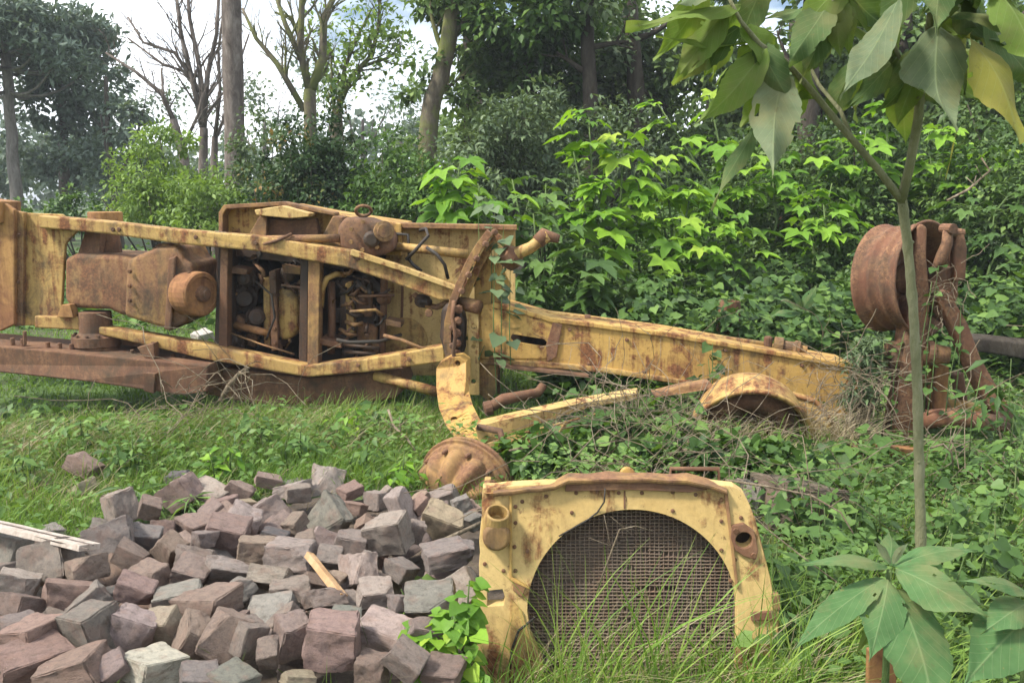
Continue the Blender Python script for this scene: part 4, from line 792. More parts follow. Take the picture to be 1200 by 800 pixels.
# ------------------------------------------------------------------ radiator in its yellow shell
def make_radiator():
    Y0, Y1 = 2.72, 2.55     # leans back a little
    def rp(px, py, dy=0.): # plane leaning back: nearer at the bottom
        f = (py - 570) / 270.0; return at(px, py, Y0 + (Y1 - Y0) * f + dy)
    base = rp(735, 835); root = thing('radiator', (base.x, base.y, g1(base.x, base.y)), 'yellow radiator shell with a big round opening showing the brown core', 'radiator')
    outer = [(566, 572), (640, 567), (735, 565), (820, 566), (860, 570), (872, 578), (884, 606), (893, 640), (905, 690), (913, 715), (911, 760), (915, 838), (905, 862), (552, 862), (557, 780), (561, 690), (563, 620)]
    rj = random.Random(8); o2 = []
    for i in range(len(outer)):
        a, b = outer[i], outer[(i + 1) % len(outer)]; k = max(1, int(math.hypot(b[0] - a[0], b[1] - a[1]) / 14))
        o2 += [(a[0] + (b[0] - a[0]) * u / k + rj.uniform(-1, 1) * (u > 0), a[1] + (b[1] - a[1]) * u / k + rj.uniform(-1, 1) * (u > 0)) for u in range(k)]
    outer = o2
    arch = [(862, 842), (864, 760)] + [(741 + 123 * math.cos(a), 716 - 119 * math.sin(a)) for a in [math.pi * i / 40 for i in range(41)]] + [(622, 745), (636, 775), (640, 842)]
    hole_l = [(571, 692), (589, 690), (592, 700), (590, 709), (571, 710)]
    hole_r = [(872 + 10 * math.cos(a), 633 + 9.5 * math.sin(a)) for a in [6.2832 * i / 18 for i in range(18)]]
    E = (.0, .035, .006)
    sh = MB().holed([rp(*p) for p in outer], [[rp(*p) for p in arch], [rp(*p) for p in hole_l], [rp(*p) for p in hole_r]], E).build('shell', M['yellow_clean'], root, .004)
    # side cheeks and top run back to give the shell depth
    MB().prism([rp(568, 582, .036), rp(870, 586, .036), rp(870, 596, .036), rp(568, 592, .036)], (0, .12, -.01)).build('shell_top', M['rust_yellow'], sh, .004)
    MB().prism([rp(885, 606, .03), rp(913, 715, .03), rp(915, 838, .03), rp(905, 838, .03), rp(903, 715, .03), rp(875, 606, .03)], (0, .2, 0)).build('shell_side', M['yellow_dirty'], sh, .004)
    MB().prism([rp(566, 580, .03), rp(574, 580, .03), rp(566, 838, .03), rp(556, 838, .03)], (0, .2, 0)).build('shell_side', M['yellow_dirty'], sh, .004)
    # raised left column and inner ring seam
    MB().prism([rp(566, 578, -.012), rp(597, 580, -.012), rp(597, 680, -.012), rp(620, 690, -.012), rp(620, 688, -.012), rp(600, 676, -.012), rp(600, 577, -.012)], (0, .012, 0)).build('seam', M['yellow'], sh, .002)
    MB().prism([rp(849, 577, -.01), rp(853, 577, -.01), rp(866, 690, -.01), rp(863, 690, -.01)], (0, .01, 0)).build('seam', M['rust_yellow'], sh, .002)
    MB().prism([rp(601, 676, -.01), rp(617, 687, -.01), rp(612, 700, -.01), rp(601, 692, -.01)], (0, .01, 0)).build('corner_tab', M['rust_yellow'], sh, .003)
    MB().prism([rp(598, 700, -.008), rp(612, 716, -.008), rp(628, 770, -.008), rp(624, 800, -.008), rp(597, 800, -.008)], (0, .008, 0)).build('corner_tab', M['yellow_dirty'], sh, .003)
    # bent top lip
    lipf = [(578, 578), (588, 576.5), (600, 576), (618, 573), (634, 572.5), (650, 570), (666, 563), (690, 562.5), (712, 561), (735, 561.5), (760, 561), (785, 563), (805, 563), (822, 567), (836, 570), (852, 576)]
    m = MB(); back = [rp(x, y - 9 + rj.uniform(-1.5, 1.5), .04 + rj.uniform(-.01, .01)) for x, y in lipf]; fr = [rp(x, y, -.03) for x, y in lipf]
    for i in range(len(lipf) - 1): m.prism([fr[i], fr[i + 1], back[i + 1], back[i]], (0, 0, -.006))
    for i in range(len(lipf) - 1): m.prism([fr[i], fr[i + 1], fr[i + 1] + Vector((0, .004, -.013)), fr[i] + Vector((0, .004, -.013))], (0, .005, 0))
    lip = m.build('top_lip', M['rust_yellow'], root)
    m = MB(); m.prism([rp(664, 566, -.015), rp(735, 564, -.015), rp(808, 566, -.015), rp(830, 574, -.015), rp(808, 577, -.015), rp(735, 574, -.015), rp(662, 576, -.015)], (0, .012, 0)); m.build('lip_strip', M['rust'], lip, .003)
    MB().lathe(rp(735, 556, .06), (0, -1, .1), [(-.01, .026), (.012, .026), (.013, .02)], 18).build('round_tab', M['yellow'], root, .003)
    MB().tube([rp(785, 574, .1), rp(786, 549, .1), rp(842, 549, .1), rp(843, 574, .1)], .008, 8).build('handle', M['rust'], root, smooth=True)
    for x, y in [(612, 587), (640, 581), (675, 577), (700, 576), (725, 577), (752, 577), (788, 576), (815, 579), (845, 585), (604, 593), (604, 612), (603, 640), (604, 668), (618, 645), (670, 600), (788, 598), (845, 644), (856, 680), (861, 655), (590, 668), (875, 765), (568, 660), (845, 610), (868, 606)]:
        MB().lathe(rp(x, y, .002), (0, -1, .1), [(0, .0065), (.006, .0065), (.008, .004)], 8).build('bolt', M['rust'], sh)
    MB().prism([rp(731, 575, -.003), rp(733, 575, -.003), rp(733, 596, -.003), rp(731, 596, -.003)], (0, .006, 0)).build('seam', M['rust'], sh)
    # water pipe stub on the left and flange on the right
    pp = MB().lathe(rp(582, 612, -.02), (.1, -.45, 1), [(-.085, .036), (-.08, .043), (.02, .044), (.045, .038), (.046, .03), (.0, .03)], 24).build('water_pipe', M['yellow_dirty'], root, .003)
    MB().lathe(rp(582, 627, -.03), (0, -1, .05), [(-.02, .044), (.02, .044), (.03, .036)], 20).build('pipe_elbow', M['rust_yellow'], pp, .004)
    fl = MB().holed([rp(*p, -.012) for p in [(858, 616), (872, 613), (884, 622), (889, 645), (886, 656), (872, 652), (862, 645), (856, 630)]], [[rp(*p, -.012) for p in hole_r]], (0, .014, 0)).build('pipe_flange', M['rust'], root, .003)
    for x, y in [(862, 621), (883, 650)]: MB().lathe(rp(x, y, -.01), (0, -1, 0), [(0, .009), (.008, .009)], 6).build('bolt', M['rust'], fl)
    MB().lathe(rp(872, 633, .05), (0, -1, 0), [(-.03, .03), (.0, .03)], 12).build('pipe_mouth', M['grease'], fl)
    MB().prism([rp(904, 695, -.004), rp(914, 697, -.004), rp(915, 715, -.004), rp(906, 715, -.004)], (0, .03, 0)).build('latch', M['rust_yellow'], root, .003)
    MB().prism([rp(880, 718, -.012), rp(910, 716, -.012), rp(910, 726, -.012), rp(881, 728, -.012)], (0, .012, 0)).build('latch', M['rust'], root, .003)
    # core: flat fin grid, really built
    bx = MB(); bx.prism([rp(606, 590, .075), rp(876, 590, .075), rp(880, 850, .075), rp(600, 850, .075)], (0, .1, 0)); core = bx.build('core', M['core'], root)
    g = MB()
    def wob(x, y): return .0045 * math.sin(x * .031 + y * .017) * math.sin(y * .043 - x * .011) + .006 * math.exp(-((x - 690) / 18) ** 2 - ((y - 690) / 40) ** 2) + .006 * math.exp(-((x - 800) / 22) ** 2 - ((y - 650) / 25) ** 2)
    for i in range(62):
        y = 592 + i * 4.05; xs = [612 + 262 * k / 16 for k in range(17)]; skip = rj.random() < .1; k0 = rj.randint(2, 13)
        for k in range(16):
            if (skip and k0 <= k <= k0 + 2) or rj.random() < .035: continue
            a, b = rp(xs[k], y + rj.uniform(-.5, .5), .06 + wob(xs[k], y)), rp(xs[k + 1], y + rj.uniform(-.5, .5), .06 + wob(xs[k + 1], y)); g.prism([a, b, b + Vector((0, 0, -.0022)), a + Vector((0, 0, -.0022))], (0, .018, 0))
    g.build('fin_grid', M['fin'], core)
    g = MB()
    for i in range(48):
        x = 614 + i * 5.45; ys = [592 + 250 * k / 14 for k in range(15)]
        for k in range(14):
            if rj.random() < .04: continue
            a, b = rp(x + rj.uniform(-.5, .5), ys[k], .062 + wob(x, ys[k])), rp(x + rj.uniform(-.5, .5), ys[k + 1], .062 + wob(x, ys[k + 1])); g.prism([a, b, b + Vector((.0026, 0, 0)), a + Vector((.0026, 0, 0))], (0, .016, 0))
    g.build('tube_grid', M['fin'], core)
    wv = [rp(595 + 25 * math.sin(k * .5), 586 + k * 12, -.01) for k in range(0)]
    MB().tube([rp(709, 572, -.03), rp(708, 588, -.02), rp(700, 600, .0), rp(690, 608, -.012), rp(655, 628, -.02)], .0028, 5).build('loose_wire', M['rubber'], root, smooth=True)
    MB().tube([rp(628, 722, .01), rp(608, 738, -.015), rp(600, 760, -.015), rp(596, 790, -.01)], .004, 5).build('loose_wire', M['rubber'], root, smooth=True)
M['core'] = rusty('clogged radiator core', (.13, .10, .075), (.09, .072, .058), (.19, .12, .08), (.07, .055, .045), .42, .66, dirt=(.2, .17, .13), dirt_at=.62, rough=.9)
M['fin'] = rusty('radiator fin', (.22, .17, .125), (.16, .12, .09), (.27, .17, .11), (.12, .09, .07), .42, .66, dirt=(.27, .23, .18), dirt_at=.6, rough=.85)
make_radiator()
# ------------------------------------------------------------------ the pile of paving stones
def stone_mat():
    m, t, b, o = newmat('rough basalt'); v = objco(t); oi = t.nodes.new('ShaderNodeObjectInfo')
    n1 = noise(t, v, 6, 8, .7, .4); n2 = noise(t, v, 45, 6, .75); n3 = noise(t, v, 2.5, 4, .6)
    sh = t.nodes.new('ShaderNodeVectorMath'); sh.operation = 'ADD'
    c = mix(t, 1.0, oi.outputs['Color'], ramp(t, n1, [(.3, (.62, .6, .6)), (.5, (1, 1, 1)), (.72, (1.22, 1.16, 1.1))]), 'MULTIPLY')
    c = mix(t, .6, c, ramp(t, n2, [(.3, .6), (.7, 1.2)]), 'MULTIPLY')
    c = mix(t, ramp(t, n3, [(.5, 0), (.64, .4)]), c, (.27, .17, .13)); c = mix(t, ramp(t, noise(t, v, 9, 7, .75), [(.6, 0), (.70, .55)]), c, (.38, .34, .29)); c = mix(t, ramp(t, noise(t, v, 4.2, 6, .7), [(.56, 0), (.7, .6)]), c, (.10, .085, .06))
    t.links.new(c, b.inputs['Base Color']); b.inputs['Roughness'].default_value = .88; b.inputs['Specular IOR Level'].default_value = .2
    h = t.nodes.new('ShaderNodeMath'); h.operation = 'ADD'; t.links.new(n1, h.inputs[0]); t.links.new(n2, h.inputs[1]); bump(t, b, h.outputs[0], .9, .012); return m
M['stone'] = stone_mat()
def stone_mesh(seed):
    """hewn block: a slightly skewed box, one or two broken corners, chipped edges, uneven faces"""
    rng = random.Random(seed); bm = bmesh.new(); bmesh.ops.create_cube(bm, size=1)
    for v in bm.verts: v.co += Vector((rng.uniform(-.09, .09), rng.uniform(-.09, .09), rng.uniform(-.08, .08)))
    for k in range(rng.choice((0, 1, 1, 2, 2, 3))):
        n = Vector((rng.choice((-1, 1)) * rng.uniform(.2, 1), rng.choice((-1, 1)) * rng.uniform(.2, 1), rng.uniform(-.6, 1))).normalized()
        d = rng.uniform(.52, .68)
        bmesh.ops.bisect_plane(bm, geom=bm.verts[:] + bm.edges[:] + bm.faces[:], plane_co=n * d, plane_no=n, clear_outer=True)
        ed = [e for e in bm.edges if e.is_boundary]
        if ed: bmesh.ops.contextual_create(bm, geom=ed)
    bmesh.ops.bevel(bm, geom=bm.edges[:], offset=.03, segments=2, affect='EDGES', clamp_overlap=True)
    for _ in range(3):
        bmesh.ops.triangulate(bm, faces=bm.faces[:]); ed = [e for e in bm.edges if e.calc_length() > .1]
        if ed: bmesh.ops.subdivide_edges(bm, edges=ed, cuts=1)
    bmesh.ops.triangulate(bm, faces=bm.faces[:]); bm.normal_update()
    from mathutils import noise as mn
    for v in bm.verts:
        q = v.co * 2.3 + Vector((seed * 7.3, 0, 0)); v.co += v.normal * (.06 * mn.noise(q) + .035 * mn.noise(q * 2.7) + .026 * mn.noise(q * 6.5))
    bmesh.ops.recalc_face_normals(bm, faces=bm.faces[:])
    me = bpy.data.meshes.new('paving_stone'); bm.to_mesh(me); bm.free(); me.materials.append(M['stone'])
    for p in me.polygons: p.use_smooth = True
    me.set_sharp_from_angle(angle=R(38)); return me
SM = [stone_mesh(i) for i in range(16)]
TONE = {'g': ('grey', (.275, .24, .21)), 'm': ('mauve grey', (.28, .23, .20)), 'b': ('brown', (.275, .205, .17)), 'r': ('reddish', (.30, .215, .175)), 'p': ('pale pinkish', (.39, .32, .28)),
        't': ('tan', (.38, .31, .22)), 'd': ('dark grey', (.15, .135, .13)), 'w': ('whitish', (.47, .43, .37)), 'n': ('greenish grey', (.265, .25, .215))}
S0 = """97,545,40,28,b 93,557,34,22,t 136,572,36,22,b 140,594,54,44,m 52,613,38,18,g 118,612,36,26,g 128,640,58,52,g 8,645,40,44,g 40,634,30,22,b 62,654,50,28,m 58,672,70,58,g 97,680,58,42,b 18,695,46,42,p 22,717,50,40,b
78,705,64,50,r 100,712,54,40,m 120,697,34,22,d 42,750,70,26,n 35,760,76,16,r 104,756,66,72,m 35,780,82,40,r 82,797,100,18,r 157,704,46,34,b 172,676,52,40,b 222,678,52,34,b 262,672,56,38,p 207,704,58,48,g 272,694,46,42,g
242,717,66,28,r 281,727,16,12,r 152,750,54,64,p 190,742,44,48,t 225,756,60,58,r 266,760,58,60,b 176,785,76,36,w 232,797,52,24,g 270,797,52,22,n 338,656,72,46,p 316,682,52,36,p 340,692,48,38,m 316,718,64,46,n 376,709,54,38,m
368,684,28,20,r 394,678,24,20,t 418,672,46,44,p 438,706,50,30,p 468,712,26,28,g 290,762,40,56,m 313,778,28,50,b 340,755,46,50,m 310,745,26,16,p 388,768,74,74,b 404,726,40,22,n 350,794,42,30,t 453,742,72,54,p 435,782,36,42,r 476,789,54,42,m
440,588,28,26,m 455,584,20,24,m 470,600,52,34,p 493,596,22,20,r 455,637,56,54,p 515,613,60,54,t 540,596,24,22,g 552,607,24,22,n 487,630,22,32,m 430,612,32,22,r 522,662,76,36,g 470,670,36,30,g 412,640,44,42,m 540,692,46,44,w
505,714,60,46,n 497,690,26,20,m 277,577,36,34,r 313,569,32,20,b 341,575,38,26,p 380,567,56,46,p 350,586,34,26,m 386,608,62,48,n 409,583,32,20,r 413,595,30,20,r 312,600,50,42,m 345,617,28,24,b 320,627,38,20,d 288,598,18,16,t
284,618,42,36,p 300,648,46,38,r 380,632,36,30,p 386,654,36,28,m 207,555,28,26,d 210,583,44,38,b 243,580,44,30,p 244,600,36,26,b 228,617,44,36,b 268,600,30,22,r 263,632,54,46,r 228,660,50,36,m 198,650,36,42,b 168,633,40,34,g 175,602,28,28,b
150,655,40,30,b 20,738,46,26,m 120,740,30,30,b 330,735,40,26,m 365,740,36,30,b 500,755,50,40,m 520,785,50,36,b 410,700,30,24,m 355,640,30,26,b 430,655,26,24,m 240,640,30,26,m 190,620,30,26,b 60,735,40,26,b 5,780,40,34,m 545,640,24,22,g 545,745,30,36,b 130,795,36,24,m"""
def pile_z(py): return .07 + .16 * float(sstep(560, 650, py)) + .02 * float(sstep(640, 800, py))
def build_stones():
    items = []
    for s in S0.split():
        a = s.split(','); px, py, wpx, hpx = map(float, a[:4]); items.append((px, py, wpx, hpx, a[4], True))
    rng = random.Random(5)
    # stones underneath, glimpsed in the gaps
    for k in range(64):
        while True:
            px, py = rng.uniform(0, 550), rng.uniform(575, 800)
            if py > 560 + max(0, (180 - px)) * .45: break
        items.append((px, py, rng.uniform(34, 50), rng.uniform(30, 42), rng.choice('gmbbr'), False))
    rows = {}
    out = []
    for i, (px, py, wpx, hpx, tone, top) in enumerate(items):
        lone = py < 562 or (px < 140 and py < 626 and top)
        zc = (.06 if lone else pile_z(py)) - (0 if top else .11); p = on(px, py, zc); Yd = p.y; k = Yd / FPX * 1.02
        W = wpx * k * .9; H = hpx * k * .9; W = min(W, .165); d = min(.165, max(.07, W * rng.uniform(.68, .95))); hz = min(max((H - .5 * d) / .66, .45 * W), 1.15 * W)
        o = bpy.data.objects.new('paving_stone', SM[(i * 7) % 16]); COL.objects.link(o)
        o.location = p + Vector((0, d * .18, rng.uniform(-.02, .035))); o.scale = (W, d, hz * 1.05)
        if lone: o.location.z = g1(o.location.x, o.location.y) + (hz * .42 if (px, py) != (97, 545) else hz * .9)
        tl = .14 if hpx < .6 * wpx else .36
        o.rotation_euler = (rng.gauss(.05, tl), rng.gauss(0, tl), rng.choice((0, 0, math.pi)) + rng.gauss(0, .5))
        nm, c = TONE[tone]; j = rng.uniform(.86, 1.14); o.color = tuple(v * j * rng.uniform(.96, 1.04) for v in c) + (1,)
        o['category'] = 'paving stone'; o['group'] = 'heap of loose paving stones'
        out.append((o, px, py, wpx, hpx, nm, top))
    # labels: look first, then the place in the heap read row by row
    bands = [540, 566, 588, 606, 624, 642, 660, 680, 700, 720, 745, 770, 830]; ords = 'first second third fourth fifth sixth seventh eighth ninth tenth eleventh twelfth thirteenth fourteenth fifteenth sixteenth seventeenth eighteenth nineteenth twentieth twenty-first twenty-second twenty-third twenty-fourth twenty-fifth'.split()
    for b in range(len(bands) - 1):
        row = sorted([q for q in out if bands[b] <= q[2] < bands[b + 1]], key=lambda q: q[1])
        for n, (o, px, py, wpx, hpx, nm, top) in enumerate(row):
            size = 'small' if wpx < 30 else ('large' if wpx > 60 else 'mid-sized'); form = 'slab' if hpx < .5 * wpx else ('upright block' if hpx > 1.08 * wpx else 'block')
            size = size if top else 'half buried'; form = form.replace('upright', 'tall')
            place = f'{ords[n]} from left in {ords[b]} row from the back'
            o['label'] = f'{size} {nm} {form}, {place}'
    for o, px, py, *_ in out:
        key = {(97, 545): 'brown stone block resting over a tan one, apart in the grass left of the heap', (93, 557): 'tan split stone under a brown one, apart in the grass left of the heap', (207, 555): 'dark grey stone lying alone in the grass just behind the heap',
               (515, 613): 'tan rounded stone block right in front of the yellow drum', (455, 637): 'pale topped cube with dark front, left of the tan block before the drum', (522, 662): 'large flat grey slab beside the thin stick end',
               (176, 785): 'large whitish stone at the near edge of the heap', (104, 756): 'large mauve cube with a flat grey top near the photo corner', (128, 640): 'grey stone block at the end of the white plank', (338, 656): 'pale pinkish block where the split wood stick starts',
               (316, 718): 'flat greenish slab with a grass blade over it, left of the split stick tip', (388, 768): 'biggest brown stone block of the heap, pale on top', (380, 567): 'pale pinkish block forming the highest point of the back edge'}.get((int(px), int(py)))
        if key: o['label'] = key
def soil_patch():
    xs = np.linspace(-3.2, .05, 40); ys = np.linspace(1.5, 4.7, 40); m = MB(); idx = {}
    for i, x in enumerate(xs):
        for j, y in enumerate(ys): idx[i, j] = len(m.v); m.v.append(Vector((x, y, g1(x, y) + .006 + .02 * max(0, math.sin(x * 9) * math.sin(y * 8)))))
    for i in range(39):
        for j in range(39):
            xc, yc = (xs[i] + xs[i + 1]) / 2, (ys[j] + ys[j + 1]) / 2
            if yc < np.interp(xc, [-3, -2.2, -1.9, -1.5, -1.1, -.2, .02], [3.1, 3.6, 3.9, 4.2, 4.35, 4.2, 4.0]): m.f.append((idx[i, j], idx[i + 1, j], idx[i + 1, j + 1], idx[i, j + 1]))
    mt, t, b, o = newmat('bare soil'); v = objco(t); t.links.new(ramp(t, noise(t, v, 12, 8, .7), [(.3, (.03, .022, .015)), (.7, (.11, .08, .055))]), b.inputs['Base Color']); b.inputs['Roughness'].default_value = .95; bump(t, b, noise(t, v, 30, 6, .7), .8, .02)
    tag(m.build('soil', mt), kind='structure')
soil_patch()
build_stones()
for px, py, z, s, col, lab, cat in [(932, 594, .09, (.34, .26, .24), (.15, .12, .09), 'large brown grey boulder in the weeds right of the radiator', 'boulder'), (238, 396, .06, (.22, .18, .14), (.48, .45, .4), 'white boulder on the lawn seen under the transmission', 'boulder'),
                                   (888, 590, .07, (.2, .2, .2), (.22, .2, .17), 'small grey stone by the upper corner of the radiator', 'stone')]:
    o = bpy.data.objects.new('boulder', SM[int(px) % 16]); COL.objects.link(o); o.location = on(px, py, z); o.scale = s; o.rotation_euler = (.2, .1, px); o.color = (*col, 1); tag(o, lab, cat)

# wood among the stones
def board(name, label, a, b, wd, th, mat, cat, roll=0):
    a, b = Vector(a), Vector(b); root = thing(name, a, label, cat); d = (b - a).normalized(); s = d.cross(Vector((0, 0, 1))).normalized(); u = s.cross(d)
    s2 = s * math.cos(roll) + u * math.sin(roll); u2 = u * math.cos(roll) - s * math.sin(roll); m = MB(); rng = random.Random(len(label)); n = 8
    for i in range(n + 1):
        p = a.lerp(b, i / n); j = [rng.uniform(.9, 1.08) for _ in range(2)]
        m.v += [p - s2 * wd / 2 * j[0] - u2 * th / 2, p + s2 * wd / 2 * j[1] - u2 * th / 2, p + s2 * wd / 2 * j[1] + u2 * th / 2, p - s2 * wd / 2 * j[0] + u2 * th / 2]
    for i in range(n):
        for k in range(4): m.f.append((i * 4 + k, i * 4 + (k + 1) % 4, i * 4 + 4 + (k + 1) % 4, i * 4 + 4 + k))
    m.f += [(3, 2, 1, 0), tuple(n * 4 + k for k in range(4))]; return root, m.build(name.split('_')[-1] + '_wood', M[mat], root, .002)
M['white_wood'] = bark('weathered white plank', (.33, .27, .22), (.48, .41, .35), (.60, .54, .47), 16)
r_, o_ = board('white_plank', 'weathered white plank with split grooves lying over the left edge of the stones', on(-70, 600, .33), on(106, 641, .35), .085, .022, 'white_wood', 'plank', .25)
for k in (-.018, .02):
    a, b = on(-70, 600, .344), on(106, 641, .364); MB().tube([a + Vector((0, k, 0)), a.lerp(b, .5) + Vector((0, k + .004, 0)), b + Vector((0, k, 0))], .0035, 4).build('groove', M['bark'], r_)
board('split_stick', 'short orange split stick lying on the stones', on(362, 650, .3), on(402, 700, .26), .03, .024, 'wood', 'stick', .5)
t = thing('thin_stick', on(500, 645, .22), 'thin pale stick leaning from the stones to the radiator pipe', 'stick'); MB().tube([on(494, 648, .2), on(520, 633, .22), on(566, 611, .26)], [.011, .01, .008], 7).build('stick_wood', M['twig'], t, smooth=True)
# ------------------------------------------------------------------ big-leaved sapling and young plants near the camera
def bigleafmat(name, ca, cb, trans):
    m, t, b, o = newmat(name)
    def att(n):
        a = t.nodes.new('ShaderNodeAttribute'); a.attribute_name = n; return a.outputs['Fac']
    def mth(op, a, c):
        n = t.nodes.new('ShaderNodeMath'); n.operation = op
        for i, v in enumerate((a, c)):
            if v is None: continue
            if isinstance(v, (int, float)): n.inputs[i].default_value = v
            else: t.links.new(v, n.inputs[i])
        return n.outputs[0]
    ac = mth('ABSOLUTE', att('across'), None); al = att('along')
    s = mth('SUBTRACT', mth('MULTIPLY', al, 8.0), mth('MULTIPLY', ac, 2.9)); fr = mth('ABSOLUTE', mth('SUBTRACT', mth('FRACT', s, None), .5), None)
    vein = ramp(t, fr, [(0, .8), (.055, 0)]); mid = ramp(t, ac, [(.0, 1), (.055, 0)]); vv = mix(t, 1, vein, mid, 'LIGHTEN')
    v = objco(t); n = noise(t, v, 16, 6, .65); sp = noise(t, v, 70, 3, .6)
    c = ramp(t, n, [(.3, ca), (.7, cb)]); c = mix(t, ramp(t, sp, [(.66, 0), (.74, .5)]), c, (.2, .17, .06))
    c = mix(t, mix(t, 1, vv, (.28, .28, .28), 'MULTIPLY'), c, (.34, .40, .2))
    c = mix(t, ramp(t, noise(t, v, 9, 5, .6), [(.48, 0), (.68, .5)]), c, (.22, .20, .09)); c = mix(t, ramp(t, noise(t, v, 38, 5, .75), [(.6, 0), (.68, .45)]), c, (.13, .10, .05))
    t.links.new(c, b.inputs['Base Color']); b.inputs['Roughness'].default_value = .75; b.inputs['Specular IOR Level'].default_value = .1
    bump(t, b, mix(t, 1, vv, n, 'ADD'), .25, .006)
    tr = t.nodes.new('ShaderNodeBsdfTranslucent'); t.links.new(mix(t, 1, c, (1, 1, .4), 'MULTIPLY'), tr.inputs[0]); ms = t.nodes.new('ShaderNodeMixShader'); ms.inputs[0].default_value = trans
    t.links.new(b.outputs[0], ms.inputs[1]); t.links.new(tr.outputs[0], ms.inputs[2]); t.links.new(ms.outputs[0], o.inputs[0]); return m
BL = {'g': bigleafmat('downy grey green leaf', (.095, .135, .07), (.165, .195, .115), .25), 'y': bigleafmat('yellow green leaf', (.12, .19, .04), (.18, .25, .06), .45), 'k': bigleafmat('shaded green leaf', (.065, .11, .04), (.105, .16, .06), .35),  # the shaded copy is darker, its shade put into the colour
      'l': bigleafmat('yellowing leaf', (.23, .23, .05), (.31, .28, .07), .4), 'b': bigleafmat('young blue green leaf', (.06, .13, .045), (.10, .185, .07), .25)}
def bigleaf(root, a, b, w, tone, nrmv, curl=.1, seed=0, wav=1.0, fold=.22):
    a = Vector(a); b = Vector(b); rng = random.Random(seed); ln = (b - a).length; y = (b - a).normalized(); n = Vector(nrmv); x = y.cross(n).normalized(); z = x.cross(y).normalized()
    rows, cols = 28, 13; V = []; AC = []; AL = []; ph = rng.uniform(0, 6); bend = rng.uniform(-.06, .06)
    for i in range(rows + 1):
        u = i / rows; prof = max(0, math.sin(math.pi * min(1, u ** .74))) ** (.85 + .75 * u) + (.03 if u < .08 else 0)
        c = a + y * ln * u + z * (curl * ln * (4 * u * (1 - u)) * .5 ) + x * bend * ln * math.sin(math.pi * u)
        for j in range(cols):
            q = (j - 6) / 6; e = abs(q); off = w / 2 * prof * q * (1 + (.06 * rng.uniform(-1, 1) if e == 1 else 0))
            V.append(c + x * off + z * (-fold * abs(off) * .9 + .5 * fold * w * .5 * e * e * prof * .5 + wav * w * (.09 * e * math.sin(ph + u * 9 + q) + .07 * math.sin(ph * 2 + u * 5 + q * 1.5))))
            AC.append(q * max(prof, .05)); AL.append(u)
    F = [(i * cols + j, i * cols + j + 1, (i + 1) * cols + j + 1, (i + 1) * cols + j) for i in range(rows) for j in range(cols - 1)]
    gone = set()
    for _ in range(rng.choice((0, 1, 2, 2, 3))):
        ci, cj = rng.randint(5, rows - 4), rng.choice((0, cols - 2, rng.randint(1, cols - 3))); rr_ = rng.choice((0, 0, .9))
        for i in range(rows):
            for j in range(cols - 1):
                if ((i - ci) * .8) ** 2 + (j - cj) ** 2 <= rr_ ** 2 and abs(j + .5 - 6) > 1: gone.add(i * (cols - 1) + j)
    F = [f_ for k_, f_ in enumerate(F) if k_ not in gone]
    off = wl(root); me = fast_mesh('leaf', [v - off for v in V], F, smooth=True)
    for nme, arr in (('across', AC), ('along', AL)):
        t = me.attributes.new(nme, 'FLOAT', 'POINT'); t.data.foreach_set('value', np.asarray(arr, np.float32))
    return link('leaf', me, BL[tone], root)
